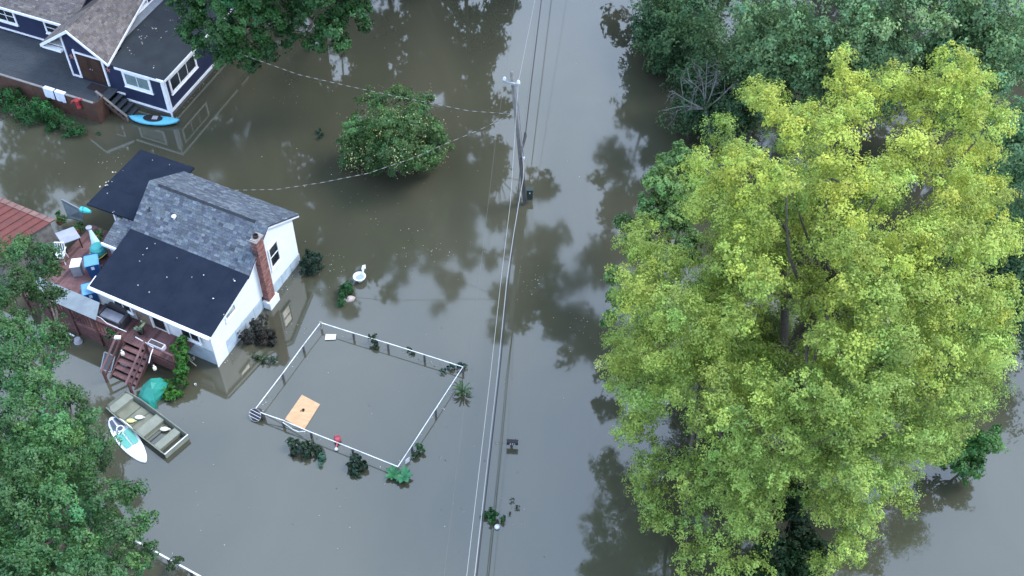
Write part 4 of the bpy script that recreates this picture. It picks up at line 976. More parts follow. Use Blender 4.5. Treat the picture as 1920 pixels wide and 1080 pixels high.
def kayak():
    n0 = Vector(at(243,222,.15)); n1 = Vector(at(338,229,.15)); f = n1-n0; f.z = 0; L = f.length; f.normalize(); r = Vector((f.y,-f.x,0)); c = (n0+n1)/2
    t = thing("kayak", "light blue sit-in kayak with a black cockpit floating at the corner of the navy house", "kayak", (c.x, c.y, 0))
    KB = mat("light_blue_hull", (0.07,0.29,0.40), (0.085,0.33,0.45), 3, .35)
    q = MB(); N = 18; k = 10; base = 0
    for i in range(N+1):
        u = i/N; hw = .40*max(math.sin(math.pi*u),0)**.62+.012; zt = .16+.10*abs(2*u-1)**3; zb = -.10+.2*abs(2*u-1)**4
        for j in range(k):
            a = 2*math.pi*j/k; q.v.append(tuple(n0+f*L*u+r*hw*math.cos(a)+Vector((0,0,(zt+zb)/2-.13+(zt-zb)/2*math.sin(a)+.1))))
    for i in range(N):
        for j in range(k):
            a = i*k+j; b = i*k+(j+1)%k; q.f.append((a,b,b+k,a+k))
    q.f.append(tuple(range(k))); q.f.append(tuple(N*k+j for j in reversed(range(k))))
    q.build("hull", KB, t, smooth=True)
    cc = n0+f*L*.47+Vector((0,0,.155))
    el = [cc+f*.52*math.cos(a)+r*.25*math.sin(a) for a in np.linspace(0,2*math.pi,21)]
    MB().tube(el, .03, 6).build("cockpit_rim", BLACK, t)
    MB().slab([p+Vector((0,0,.012)) for p in el[:-1]], .02).build("cockpit", BLACK, t)
    s = cc+f*.12; MB().slab([s+f*.16+r*.14+Vector((0,0,.06)), s+f*.16-r*.14+Vector((0,0,.06)), s-f*.14-r*.14+Vector((0,0,.05)), s-f*.14+r*.14+Vector((0,0,.05))], .05).build("seat", mat("grey_seat", (0.22,0.22,0.25), None, rough=.8), t)
    for u in (.02,.98): MB().tube([n0+f*L*u+Vector((0,0,.24)), n0+f*L*u+f*.08+Vector((0,0,.24))], .02, 6).build("handle", BLACK, t)
kayak()

# teal tarp over something beside the stairs
def tarp():
    pts = [(268,722,.35),(282,710,.62),(300,708,.60),(316,716,.5),(310,732,.32),(292,752,.12),(296,768,-.02),(278,770,-.02),(262,758,.02),(259,742,.12)]
    ring = [Vector(at(x,y,h)) for x,y,h in pts]; c = Vector(at(285,730,.62)); c2 = Vector(at(276,750,.3))
    q = MB(); n = len(ring)
    mid = [p.lerp(c, .45)+Vector((0,0,.05+.05*math.sin(i*2.3))) for i, p in enumerate(ring)]
    q.v = [tuple(p+Vector((0,0,-.35))) for p in ring]+[tuple(p) for p in ring]+[tuple(p) for p in mid]+[tuple(c)]
    for i in range(n):
        j = (i+1)%n; q.f += [(i,j,n+j,n+i),(n+i,n+j,2*n+j,2*n+i),(2*n+i,2*n+j,3*n)]
    simple("tarp", "crumpled teal tarp heaped in the water against the right side of the stairs", "tarp", [("cloth", q, mat("teal_tarp", (0.014,0.165,0.125), (0.018,0.205,0.160), 3, .45, bump=.6, bscale=8), 0)])
tarp()
pts = [at(346,666,.35), at(356,676,.3), at(368,686,.2)]
t = simple("driftwood_branch", "pale forked branch with small white blossoms at the white house's front corner", "branch", [("twig", MB().tube(pts, .022, 5), mat("pale_twig", (0.40,0.34,0.26), None, rough=.8), 0)])
c = at(361,674,.35); leaf_object("blossom", *crown_leaves([(c.x,c.y,.38,.22,(0.38,0.38,0.32))], 60, .06, subs=5), LEAF, t)
c = at(367,722,.0)
simple("plastic_cup", "small white cup floating off the front corner of the white house", "cup", [("cup", MB().lathe([(.04,0),(.06,.08),(.055,.08),(.035,.01)], 10, at(367,722,-.02)), WP, 0)])

# stone, basin, ball
def stone(label, c, sx, sy, sz, rot, col):
    t = thing("stone", label, "stone", (c.x, c.y, 0), rot); q = MB(); q.lathe([(.15,-.3),(.75,-.18),(.98,.05),(.9,.42),(.55,.75),(.12,.86)], 14, (0,0,0), 1, 1)
    q.v = [(x*sx*(1+.07*math.sin(5*y+2)), y*sy*(1+.06*math.sin(4*x)), z*sz) for x, y, z in q.v]
    q.build("rock", mat("pale_stone", col, tuple(k*.75 for k in col), 5, .85), t, True, smooth=True)
stone("pale pinkish stone beside the green shrub near the garden fence", at(655,562,0), .30, .19, .22, .35, (0.36,0.30,0.28))
c = Vector(at(675,526,0)); q = MB().lathe([(.10,-.3),(.12,.05),(.22,.18),(.30,.26),(.31,.31),(.24,.30),(.18,.2)], 16, c); wt = MB().lathe([(.20,.215),(.20,.22)], 14, c)
hd = MB().tube([c+Vector((.10,.22,.26)), c+Vector((.16,.30,.42)), c+Vector((.2,.36,.5)), c+Vector((.24,.33,.56))], [.06,.05,.045,.03], 8); wg = MB().slab([c+Vector((.08,.30,.48)), c+Vector((.28,.36,.48)), c+Vector((.26,.52,.58)), c+Vector((.12,.46,.58))], .03)
simple("planter", "round white planter shaped like a bird, standing in the water north of the pale stone".replace("north of", "beyond"), "planter", [("bowl", q, mat("white_planter", (0.66,0.70,0.76), (0.5,0.55,0.6), 6, .5), 0), ("soil", wt, mat("planter_water", (0.22,0.27,0.33), None, rough=.2), 0), ("neck", hd, WP, 0), ("tail", wg, WP, 0)], loc=tuple(c))
c = Vector(at(932,988,.05)); simple("ball", "white ball floating beside the green shrub under the power lines", "ball", [("ball", MB().lathe([(.03,-.08),(.08,-.05),(.11,0),(.095,.065),(.05,.105),(.01,.112)], 14, c), WP, 0), ("valve", MB().lathe([(.02,.11),(.02,.12)], 6, c), GREYPL, 0)])
c = Vector(at(672,555,.0)); 

# mailbox
def mailbox():
    b = Vector(at(961,838,0)); t = thing("mailbox", "black mailbox with white numbers on a short post in the open water", "mailbox", (b.x, b.y, 0), -.06); t.scale = (.86, .86, .86)
    q = MB(); prof = [(-.115,0),(.115,0),(.115,.13)]+[(.115*math.cos(a), .13+.10*math.sin(a)) for a in np.linspace(.3, math.pi-.3, 7)]+[(-.115,.13)]
    q.prism([(-.27, y, z+.34) for y, z in prof], (.54,0,0)); q.build("box", BLACK, t, True)
    q = MB(); q.prism([(-.29, y*1.06, z*1.05+.335) for y, z in prof], (.018,0,0)); q.build("door", BLACK, t, True)
    MB().box(-.11,.01,-.06,.06,-.8,.34).build("post", DARKWOOD, t, True)
    MB().box(.12,.14,.118,.128,.44,.62).build("flag", mat("flag_red", (0.3,0.03,0.03), None), t, True)
    for i, (x, bars) in enumerate(((-.12,((0,.02,.02,.14),(.03,.05,.02,.14),(0,.05,.07,.09))), (-.02,((0,.05,.115,.14),(0,.05,.02,.045),(.02,.03,.045,.115))), (.08,((.02,.045,.02,.14),(0,.05,.02,.04))))):
        q = MB()
        for x0, x1, z0, z1 in bars: q.box(x+x0, x+x1, -.119, -.1155, .34+z0, .34+z1)
        q.build("number", WP, t, True)
mailbox()
c = Vector(at(940,818,0))
# ------------------------------------------------------------------ utility pole and wires
PB = Vector((.71, 41.93, -1.0)); PT = Vector((-.16, 41.0, 9.0))
def pole_at(h): return PB.lerp(PT, (h+1)/10)
def utility_pole():
    t = thing("utility_pole", "grey leaning wooden utility pole with a short crossarm standing in the flooded road", "utility pole", (.71, 41.93, 0))
    MB().tube([PB, pole_at(4), PT], [.125,.105,.08], 12).build("pole", POLEWOOD, t, smooth=True)
    L = at(946,148,8.55); R = at(972,154,8.55); d = (R-L).normalized()
    c = pole_at(8.45)+Vector((0,-.14,0))
    MB().bar(L-d*.08+Vector((0,0,-.16)), R+d*.08+Vector((0,0,-.16)), .09, .11).build("crossarm", mat("pale_crossarm", (0.30,0.32,0.33), (0.22,0.24,0.25), 5, .8), t)
    for p in (L, R):
        MB().lathe([(.03,-.14),(.03,-.06),(.09,-.05),(.08,0),(.05,.03),(.07,.06),(.04,.10)], 10, p).build("insulator", WP, t)
    e = pole_at(3.5); MB().lathe([(.04,-.12),(.06,-.06),(.06,.06),(.03,.1)], 8, (e.x+.16, e.y-.1, 3.5)).build("cable_clamp", WP, t)
    q = MB().tube([pole_at(8.3)+Vector((.1,-.1,0)), pole_at(7)+Vector((.16,-.1,0)), pole_at(3.6)+Vector((.17,-.1,0))], .025, 5); q.build("conduit", GREYPL, t)
    p = Vector(at(993,366,.2)); q = MB().box(p.x-.16,p.x+.16,p.y-.12,p.y+.14,.0,.62); bx = q.build("meter_box", mat("dark_green_box", (0.02,0.035,0.032), (0.03,0.045,0.04), 5, .5), t)
    MB().box(p.x-.19,p.x+.19,p.y-.15,p.y+.16,.62,.66).build("lid", MATS["dark_green_box"], bx); MB().box(p.x-.03,p.x+.03,p.y-.13,p.y-.12,.4,.5).build("label_plate", WP, bx)
    return t
utility_pole()
WIRE2 = mat('dull_wire', (0.10,0.10,0.095), None, rough=.6)
WIRE = mat("bare_wire", (0.24,0.24,0.24), None, rough=.5, metal=0.0); CABLE = mat("black_cable", (0.02,0.02,0.024), None, rough=.6); SILV = mat("silver_cable", (0.24,0.25,0.255), None, rough=.5)
def wire(name, label, pts, r, m, group="overhead lines along the flooded road"):
    pts = [Vector(p) for p in pts]
    full = []
    for i in range(len(pts)-1):
        for k in range(8): full.append(pts[i].lerp(pts[i+1], k/8))
    full.append(pts[-1])
    mb = MB().tube(full, r, 6); b = pts[0]
    o = mb.build(name, m); tag(o, label, "cable" if "cable" in name else "wire", group)
    return o
def ext(a, b, L): return b+(b-a).normalized()*L
l0 = at(966,0,8.6); l1 = at(946,148,8.65); l2 = at(931,250,8.5); l3 = at(915,385,8.4)
wire("power_line", "left bare wire on the pole's crossarm, faint against the water", [ext(l1,l0,34), l0, l1, l2, l3, ext(l2,l3,38)], .004, WIRE2)
r0 = at(1003,0,8.5); r1 = at(972,154,8.65); r2 = at(957,380,8.45); r3 = at(940,520,8.35); r4 = at(920,700,8.3); r5 = at(875,1080,8.3)
wire("power_line", "right bare white wire running from the crossarm to the bottom edge", [ext(r1,r0,34), r0, r1, r2, r3, r4, r5, ext(r4,r5,22)], .009, WIRE)
c0 = at(1020,-40,4.2); c1 = at(997,148,3.9); c2 = at(985,255,3.6); c3 = at(978,284,3.5); c3b = at(980.5,330,3.45); c4 = at(951,520,3.6); c5 = at(933,700,3.7); c6 = at(890,1080,3.8)
o = wire("telephone_cable", "thick black cable hung low on the pole with a splice case on it", [ext(c1,c0,30), c0, c1, c2, c3, at(968.5,400,3.5), at(954.5,520,3.6), at(936.5,700,3.7), at(894,1080,3.8), ext(c5,c6,16)], .024, CABLE)
q = MB().tube([c2+Vector((0,.25,0)), c2, c3], [.05,.07,.05], 8); s = q.build("splice_case", CABLE); s.parent = o
wire("telephone_cable", "silver cable looping out at the pole beside the thick black cable", [c3, at(982,310,3.45), at(981,335,3.4), at(972,385,3.5), at(963,440,3.55), c4, c5, c6, ext(c5,c6,16)], .018, SILV)
d0 = pole_at(6.6)
def sagged(a, b, sag, n=14): return [a.lerp(b, k/n)+Vector((0,0,-sag*math.sin(math.pi*k/n))) for k in range(n+1)]
a = at(959,214,6.6)
pA = [a]+[at(x,y,h) for x,y,h in ((880,208,6.2),(830,198,6.0),(740,180,5.8),(660,163,5.7),(560,140,5.6),(470,108,5.6),(405,84,5.4))]
pB = [a]+[at(x,y,h) for x,y,h in ((900,243,6.0),(835,270,5.5),(770,298,5.0),(690,325,4.5),(600,343,4.0),(520,355,3.6),(430,357,3.2))]
TRI = bpy.data.materials.new("twisted_cable"); TRI.use_nodes = True
tt = TRI.node_tree; bb = tt.nodes["Principled BSDF"]; wv = tt.nodes.new("ShaderNodeTexWave"); cx = tt.nodes.new("ShaderNodeTexCoord"); rp = tt.nodes.new("ShaderNodeValToRGB")
wv.inputs['Scale'].default_value = .75; wv.bands_direction = 'X'; rp.color_ramp.elements[0].position = .45; rp.color_ramp.elements[1].position = .6
rp.color_ramp.elements[0].color = (.03,.03,.03,1); rp.color_ramp.elements[1].color = (.22,.21,.19,1)
tt.links.new(cx.outputs['Object'], wv.inputs['Vector']); tt.links.new(wv.outputs['Fac'], rp.inputs['Fac']); tt.links.new(rp.outputs['Color'], bb.inputs['Base Color'])
wire("service_drop", "twisted service cable from the pole to the upper left past the round tree", pA, .013, TRI, "twisted service cables from the pole")
wire("service_drop", "twisted service cable crossing the round tree's near side towards the white house", pB, .013, TRI, "twisted service cables from the pole")
# ------------------------------------------------------------------ navy house
B1 = Vector((-18.97, 48.40)); UB = Vector((0.3344, 0.9424)); VB = Vector((-0.9424, 0.3344))
def X(t, s, z):
    p = B1+VB*t+UB*(s+0.05*t); return (p.x, p.y, z)
BRN = [(0.115,0.100,0.098),(0.100,0.088,0.088),(0.125,0.110,0.104),(0.092,0.080,0.078),(0.108,0.098,0.100),(0.135,0.120,0.112)]
def navy_house():
    b = X(4, 3, 0); h = thing("navy_house", "navy blue house with white trim, brown shingled gable and flat dark side roof", "house", (b[0], b[1], 0))
    F = plane_map(X, 'front'); R = plane_map(X, 'right')
    X3 = lambda t, s, z: Vector(X(t, s, z))
    # right wing under the flat roof
    MB().box(0.0, 3.5, 0.0, 7.4, .30, 2.52, X).build("wall", NAVY, h)
    MB().box(0.02, 3.4, 0.02, 7.38, -.6, .297, X).build("foundation", mat("wet_foundation", (0.10,0.10,0.11), (0.07,0.07,0.075), 3, .9), h)
    q = MB(); pbox(q, R, -.03, 7.4, .28, .44, .0, .05); q.build("base_trim", TRIM, h)
    q = MB(); pbox(q, F, 0.0, 2.9, .26, .38, .0, .05); q.build("base_trim", TRIM, h)
    for M, a in ((R, 0.0), (F, 0.003)):
        q = MB(); pbox(q, M, a, a+.17, .44 if M is R else .38, 2.46, .0, .045); q.build("corner_board", TRIM, h)
    n = 5
    for i in range(n):
        a = -.16+(7.6)*i/n; c = -.16+7.6*(i+1)/n+(.06 if i < n-1 else 0); dz = .006*(i%2)
        MB().slab([X3(-.16,a,2.60+dz), X3(-.16,c,2.60+dz), X3(4.4 if i else 3.48,c,2.68+dz), X3(4.4 if i else 3.48,a,2.68+dz)][::-1], .06).build("roofing_strip", mat("black_roofing", (0.016,0.020,0.026), (0.024,0.030,0.036), 1.2, .6), h)
    q = MB(); pbox(q, F, -.18, 3.0, 2.47, 2.61, .10, .19); q.build("fascia", TRIM, h)
    q = MB(); pbox(q, R, -.10, 7.4, 2.44, 2.58, .165, .20); q.build("fascia", TRIM, h)
    q = MB().tube([X(-.14,-.14,2.46), X(-.10,-.10,2.2), X(-.07,-.07,.0)], .05, 8); q.build("downspout", TRIM, h)
    window(h, F, 1.02, 2.55, 1.48, 2.22, 2, 1, fw=.15, glass=PALEGLASS)
    window(h, R, 0.55, 2.98, 1.36, 2.16, 3, 1, fw=.13)
    v = R(4.55, 1.35, .06); q = MB().lathe([(.05,-.06),(.08,0),(.05,.06)], 8, v); q.build("wall_light", WP, h)
    # gable wing
    PKZ, PT_ = 4.32, 5.50
    MB().prism([X(3.5,0.0,.30), X(3.5,0.0,2.82), X(PT_,0.0,PKZ-.12), X(6.36,0.0,3.68), X(6.36,0.0,.30)], X3(0,1.0,0)-X3(0,0,0)).build("wall", NAVY, h)
    ROOFB2 = mat("brown_roof_underlay", (0.06,0.05,0.048), None, rough=.9)
    ge = X3(3.27,-.28,2.78); pk = X3(PT_,-.28,PKZ); gl = X3(7.75,-.28,2.80)
    # right slope: its lower edge climbs towards the back
    geb = X3(4.42,6.3,3.545); pkb = X3(PT_,6.3,PKZ)
    # find where the climbing edge passes the photo's line
    g = MB().slab([ge, geb, pkb, pk][::-1], .08).build("roof", ROOFB2, h); shingles(g, ge, geb, pkb, pk, BRN, row=.13, tab=.26)
    glb = X3(7.75,2.2,2.80); pkm = X3(PT_,2.2,PKZ)
    g = MB().slab([glb, gl, pk, X3(PT_,5.0,PKZ), X3(6.6,3.4,3.62)][::-1], .08).build("roof", ROOFB2, h)
    shingles(g, X3(7.75,2.2,2.81), X3(7.75,-.28,2.81), X3(PT_,-.28,PKZ+.01), X3(PT_,2.2,PKZ+.01), BRN, row=.13, tab=.26)
    # rake boards
    for a, c in ((ge, pk), (pk, gl)):
        q = MB(); d = Vector((0,0,-.16)); o = (X3(0,-.045,0)-X3(0,0,0)); q.hexa([a+d, c+d, c+d+o, a+d+o, a+Vector((0,0,.02)), c+Vector((0,0,.02)), c+o+Vector((0,0,.02)), a+o+Vector((0,0,.02))]); q.build("rake_board", TRIM, h)
    q = MB(); d = Vector((0,0,-.13)); o = (X3(-.05,0,0)-X3(0,0,0)); q.hexa([ge+d, geb+d, geb+d+o, ge+d+o, ge, geb, geb+o, ge+o]); q.build("fascia", TRIM, h)
    # cornice return at the left eave
    q = MB(); q.box(6.40,7.70,-.30,-.02,2.60,2.72,X); q.build("cornice_return", TRIM, h)
    q = MB(); q.box(6.36,7.6,0.06,2.0,2.70,2.76,X); q.build("soffit", TRIM, h)
    for a in (6.26,):
        q = MB(); pbox(q, F, a, a+.11, .94, 3.55, .0, .05); q.build("corner_board", TRIM, h)
    q = MB(); pbox(q, F, 5.80, 6.36, .92, 1.03, .0, .055); q.build("base_trim", TRIM, h)
    q = MB(); pbox(q, F, 2.9, 3.82, .62, .72, .0, .055); q.build("base_trim", TRIM, h)
    # double door
    DRM = mat("dark_brown_door", (0.048,0.026,0.018), (0.030,0.017,0.013), 3, .5)
    fr = MB(); pbox(fr, F, 3.82, 3.94, .95, 2.72, .0, .07); pbox(fr, F, 5.66, 5.78, .95, 2.86, .0, .07); pbox(fr, F, 3.94, 5.66, 2.66, 2.74, .0, .07)
    fo = None
    for k, (a0, a1) in enumerate(((3.95,4.79),(4.81,5.65))):
        q = MB(); pbox(q, F, a0, a1, .98, 2.65, .005, .045); do = q.build("door", DRM, h)
        if k == 0: fr.build("door_frame", TRIM, do)
        for z0, z1 in ((1.10,1.70),(1.82,2.52)):
            q = MB(); pbox(q, F, a0+.14, a1-.14, z0, z1, .046, .062); q.build("door_panel", mat("door_panel", (0.032,0.018,0.014), (0.055,0.032,0.024), 4, .4), do)
        kx = a1-.06 if k == 0 else a0+.06
        q = MB().lathe([(.02,-.03),(.035,0),(.02,.03)], 8, F(kx, 1.8, .07)); q.build("handle", GREYPL, do)
    SF = mat("coral_star", (0.36,0.16,0.13), (0.28,0.12,0.10), 6, .7)
    for a, z in ((3.62,2.12),(5.98,2.30)):
        q = MB()
        for i in range(5):
            an = math.pi/2+i*2*math.pi/5; tip = F(a+.17*math.cos(an), z+.17*math.sin(an), .03)
            q.bar(F(a, z, .03), tip, .05, .03)
        ww = q.build("wall_star", SF, h)
    # left wing set back behind the deck
    MB().box(6.36, 14.5, 1.95, 7.5, .30, 2.74, X).build("wall", NAVY, h)
    e0 = X3(7.0,1.70,2.80); e1 = X3(14.6,1.70,2.80); r0 = X3(7.0,5.4,4.6); r1 = X3(14.6,5.4,4.6)
    g = MB().slab([e0, e1, r1, r0][::-1], .08).build("roof", ROOFB2, h); shingles(g, e0, e1, r1, r0, BRN, row=.13, tab=.26)
    q = MB(); q.box(7.75,14.6,1.62,1.70,2.66,2.80,X); q.build("fascia", TRIM, h)
    FL = lambda a, z, d: X(a, 1.95-d, z)
    q = MB(); pbox(q, FL, 7.6, 14.5, .95, 1.05, .0, .05); q.build("base_trim", TRIM, h)
    window(h, FL, 8.15, 9.25, 1.75, 2.38, 1, 2, fw=.12)
    window(h, FL, 11.55, 12.75, 1.65, 2.45, 2, 2, fw=.12)
    # upper wall behind the flat roof
    MB().box(4.30, 6.36, 2.6, 7.5, 2.70, 3.38, X).build("wall", NAVY, h)
    RR = lambda a, z, d: X(4.30-d, a, z)
    q = MB(); pbox(q, RR, 2.6, 7.5, 2.76, 2.86, .0, .05); q.build("base_trim", TRIM, h)
    MB().slab([X3(3.80,1.4,2.72), X3(3.80,7.4,2.72), X3(4.26,7.4,2.80), X3(4.26,1.4,2.80)][::-1], .02).build("flashing", mat("grey_flashing", (0.16,0.18,0.21), (0.12,0.135,0.16), 2, .6), h)
    window(h, RR, 4.3, 5.2, 2.98, 3.25, 1, 1, fw=.10, glass=GREYPL)
    # steps
    return h
navy_house()

def house_deck():
    b = X(8, -1, 0); d = thing("house_deck", "grey plank deck with a solid brown board wall in front of the navy house", "deck", (b[0], b[1], 0))
    PLK = mat("slate_deck_boards", (0.040,0.047,0.056), (0.030,0.035,0.043), 2, .6, bump=.2)
    s = -1.98
    while s < 1.9:
        t0 = 3.35 if s < -.02 else 6.38
        MB().box(t0, 14.6, s, s+.137, .80, .84+random.uniform(0,.005), X).build("deck_board", PLK, d); s += .145
    t = 3.35
    while t < 14.5:
        MB().box(t, t+.195, -2.06-random.uniform(0,.012), -2.03, -.5, 1.36, X).build("wall_board", BROWNWOOD, d); t += .2
    MB().box(3.33, 14.6, -2.10, -1.97, 1.36, 1.41, X).build("top_rail", mat("pale_cap_board", (0.17,0.165,0.165), (0.12,0.118,0.12), 3, .8), d)
    s = -2.0
    while s < -1.3:
        MB().box(3.29, 3.32, s, s+.195, -.5, 1.36, X).build("wall_board", BROWNWOOD, d); s += .2
    MB().box(3.27,3.40,-2.10,-1.97,-.8,1.45,X).build("post", BROWNWOOD, d)
    # steps down to the right
    for i in range(4):
        t1 = 3.30-.30*i
        MB().box(t1-.30, t1, -1.25, -.12, .84-.19*(i+1)-.04, .84-.19*(i+1), X).build("stair_tread", PLK, d)
    MB().bar(X(3.75,-1.30,1.55), X(1.95,-1.38,.42), .12, .06).build("handrail", GREYWOOD, d)
    for t, z in ((3.6,1.42),(2.0,.42)): MB().box(t-.05,t+.05,-1.38,-1.30,-.7,z,X).build("post", GREYWOOD, d)
    MB().bar(X(3.7,-1.30,1.05), X(1.95,-1.38,-.05), .05, .16).build("lower_rail", BROWNWOOD, d)
house_deck()
# towels, coat and mat
TW = mat("white_towel", (0.52,0.56,0.66), (0.44,0.48,0.58), 4, .95)
def towel(label, t0, t1):
    q = MB(); N = 6
    for i in range(N):
        a = t0+(t1-t0)*i/N; c = t0+(t1-t0)*(i+1)/N; o = .02*math.sin(i*2.1)
        q.hexa([X(a,-2.16-o,.86),X(c,-2.16-o,.86),X(c,-2.12-o,.86),X(a,-2.12-o,.86),X(a,-2.13,1.43),X(c,-2.13,1.43),X(c,-2.10,1.43),X(a,-2.10,1.43)])
    q2 = MB().box(t0,t1,-2.13,-1.90,1.415,1.44,X)
    simple("towel", label, "towel", [("hanging_side", q, TW, 0), ("fold", q2, TW, 0)], "white towels over the brown deck wall")
towel("white towel over the brown deck wall, the one farther from the steps", 6.05, 6.72)
towel("white towel over the brown deck wall, the one nearer the red coat", 5.30, 5.95)
c = Vector(X(4.45,-2.14,1.05)); RC = mat("red_cloth", (0.30,0.035,0.04), (0.22,0.03,0.035), 5, .9)
q = MB().tube([c+Vector((0,0,.42)), c+Vector((0,-.02,.28)), c+Vector((0,-.03,.0)), c+Vector((.02,-.03,-.18))], [.05,.15,.12,.16], 8)
s1 = MB().tube([c+Vector((-.08,-.02,.30)), c+Vector((-.26,-.04,.22)), c+Vector((-.34,-.05,.1))], [.07,.06,.05], 7); s2 = MB().tube([c+Vector((.08,-.02,.30)), c+Vector((.22,-.04,.34)), c+Vector((.30,-.05,.40))], [.07,.06,.05], 7)
simple("child_coat", "small red coat hung over the end of the brown deck wall", "coat", [("body", q, RC, 0), ("sleeve", s1, RC, 0), ("sleeve", s2, RC, 0)], loc=tuple(c))
simple("doormat", "dark doormat on the grey deck in front of the double door", "mat", [("mat", MB().box(3.95,5.05,-.62,-.12,.848,.868,X), mat("dark_mat", (0.016,0.012,0.012), (0.03,0.02,0.02), 20, .95), 0)])

# ------------------------------------------------------------------ red roofed shed, grey panel, turquoise bundle
def shed():
    a, b, c = Vector(at(103,412,2.0)), Vector(at(-60,345,2.0)), Vector(at(46,452,2.0))
    e = b-a; f = c-a; f.z = 0; e.z = 0; f = f.normalized()*3.4
    t = thing("red_shed", "low shed with a rusty red sheet metal roof at the left edge", "shed", tuple((a+e*.4+f*.5).xy)+(0,))
    RM = mat("rusty_red_metal", (0.125,0.036,0.030), (0.085,0.032,0.027), 2.5, .55); n = 12
    for i in range(n):
        p0 = a+e*(i/n); p1 = a+e*((i+1)/n-.006); dz = Vector((0,0,.01*(i%2)))
        MB().slab([p0+dz, p1+dz, p1+f+dz+Vector((0,0,.25)), p0+f+dz+Vector((0,0,.25))], .035).build("roof_sheet", RM, t)
        MB().bar(p1+Vector((0,0,.03)), p1+f+Vector((0,0,.28)), .035, .03).build("roof_seam", RM, t)
    MB().slab([a+Vector((0,0,.03)), a+e+Vector((0,0,.03)), a+e+f*.09+Vector((0,0,.06)), a+f*.09+Vector((0,0,.06))], .02).build("edge_strip", mat("rust_edge", (0.17,0.105,0.09), (0.11,0.06,0.055), 3, .7), t)
    q = MB(); w0 = a+e*.02+f*.06; w1 = a+e*.98+f*.06; w2 = w1+f*.88; w3 = w0+f*.88
    q.hexa([w0+Vector((0,0,-2.6)), w1+Vector((0,0,-2.6)), w2+Vector((0,0,-2.6)), w3+Vector((0,0,-2.6)), w0+Vector((0,0,-.1)), w1+Vector((0,0,-.1)), w2+Vector((0,0,.1)), w3+Vector((0,0,.1))]); q.build("wall", GREYWOOD, t)
shed()
p = [Vector(at(x,y,h)) for x,y,h in ((115,374,1.35),(153,394,1.35),(156,414,.55),(128,408,.55))]
q = MB().prism(p, (.02,.05,0)); fr = MB()
for i in range(4): fr.bar(p[i], p[(i+1)%4], .05, .06)
PNL = mat("blue_grey_panel", (0.15,0.18,0.20), (0.12,0.145,0.16), 2, .6)
simple("fence_panel", "blue-grey board panel leaning between the red shed and the dark back roof", "panel", [("panel", q, PNL, 0), ("frame", fr, PNL, 0)])
TQ = mat("turquoise_fabric", (0.035,0.30,0.32), (0.05,0.36,0.38), 5, .6)
a, b = at(152,392,2.2), at(170,397,2.2); q = MB().tube([a, a.lerp(b,.5), b], [.14,.15,.07], 10); st = MB().tube([a.lerp(b,.3)+Vector((0,-.17,.02)), a.lerp(b,.3)+Vector((0,0,.17))], .02, 5)
simple("rolled_float", "turquoise roll tucked under the corner of the dark back roof", "roll", [("roll", q, TQ, 0), ("strap", st, BLACK, 0)])
# white rail at the bottom edge
a, b = at(305,1042,.4), at(392,1090,.4)
t = thing("rail_fence", "white fence rail crossing the bottom edge beside the near left tree", "fence", (a.x, a.y, 0))
MB().bar(a-(b-a)*.6, b+(b-a)*.5, .06, .05).build("top_rail", MATS["white_rail"], t)
for k in (-.4, .12, .6, 1.1):
    p = a.lerp(b, k); MB().box(p.x-.05,p.x+.05,p.y-.05,p.y+.05,-.8,.37).build("post", DARKWOOD, t)
lb = px_lobes([(330,1050,12,.5),(322,1062,12,.4),(340,1048,8,.5)], .4, (0.03,0.06,0.02)); plant("rail_shrub", "small shrub growing through the white rail at the bottom edge", "shrub", lb, 420, .10, 2, subs=7)

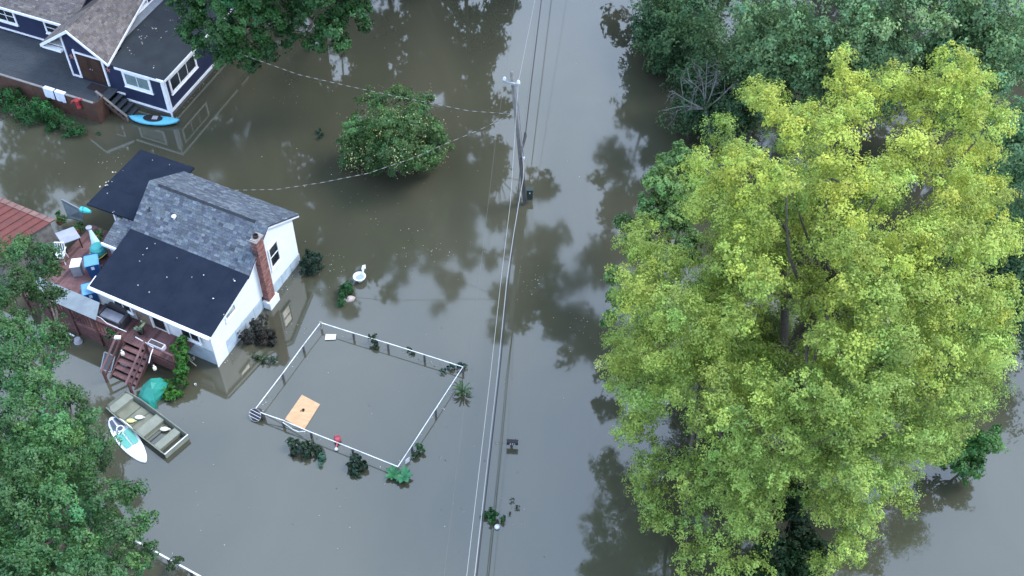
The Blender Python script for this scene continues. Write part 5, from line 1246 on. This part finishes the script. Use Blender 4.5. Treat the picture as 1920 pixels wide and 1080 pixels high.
# ------------------------------------------------------------------ litter: fallen leaves on roofs and floating on the water
def litter(name, pts, size, cols, label):
    n = len(pts); P = np.array(pts, float); N = np.tile([0,0,1.0], (n,1))+RNG.normal(0,.15,(n,3)); N /= np.linalg.norm(N,axis=1)[:,None]
    C = np.array(cols)[RNG.integers(0,len(cols),n)]*np.exp(RNG.normal(0,.2,(n,1)))
    o = leaf_object(name, P, N, size*RNG.uniform(.6,1.4,n), np.clip(C,0,.8), LEAF, None, aspect=.75)
    o['kind'] = 'stuff'; return o
pts = []
for px, py, k in [(214,322,5),(191,351,2),(197,361,1),(198,346,5),(202,340,3),(211,398,2),(285,302,1),(318,305,1),(232,322,1)]:
    for _ in range(k): p = at(px+RNG.normal(0,2.2), py+RNG.normal(0,1.5), 2.56); pts.append((p.x,p.y,2.56))
for px, py in [(291,457),(276,466),(268,478),(332,484),(262,490),(313,520),(360,520),(382,516),(438,524),(440,527),(259,535),(280,548),(400,560),(420,590)]:
    a_ = at(px,py,2.55); 
    s_ = (Vector((a_.x,a_.y))-G1).dot(U); z = 2.27+max(min(s_,3.3),0)*.185+.02; p = at(px,py,z); pts.append((p.x,p.y,z+.015))
for px, py in [(262,60),(268,66),(273,71),(283,55),(290,52),(295,58),(265,83),(312,20),(328,54),(270,50),(300,75),(287,126),(250,100),(238,90),(320,40),(335,30),(310,60),(260,72)]:
    for _ in range(2): p = at(px+RNG.normal(0,3),py+RNG.normal(0,2),2.68); pts.append((p.x,p.y,2.69))
litter("fallen_leaves", pts, .085, [(0.55,0.56,0.55),(0.42,0.40,0.34),(0.30,0.30,0.26)], "")
pts = []
for _ in range(230):
    px, py = RNG.uniform(20, 1130), RNG.uniform(60, 1060); p = at(px, py, .012); pts.append(tuple(p))
for cx_, cy_, sx_, sy_, n in [(800,470,70,50,46),(620,500,40,30,40),(940,830,12,6,8),(830,862,12,6,7),(1000,520,40,60,26),(560,620,30,20,14),(680,380,90,40,30),(200,300,30,20,18),(540,170,30,60,24),(1080,620,30,60,22)]:
    for _ in range(n): p = at(cx_+RNG.normal(0,sx_*.5), cy_+RNG.normal(0,sy_*.5), .012); pts.append(tuple(p))
for a_, b_ in ((FA,FB),(FB,FC),(FC,FD),(FD,FA)):
    for _ in range(26):
        k = random.random(); p = a_.lerp(b_, k); pts.append((p.x+RNG.normal(0,.10), p.y+RNG.normal(0,.10), .012))
for _ in range(60):
    s_ = random.uniform(0,7.2); p = W(-abs(RNG.normal(.12,.15))-.05, s_, .012); pts.append(p)
for _ in range(40):
    p = X(-abs(RNG.normal(.1,.15))-.06, random.uniform(0,5), .012); pts.append(p)
litter("floating_leaves", pts, .055, [(0.30,0.29,0.24),(0.20,0.19,0.12),(0.45,0.45,0.42),(0.09,0.08,0.05)], "")
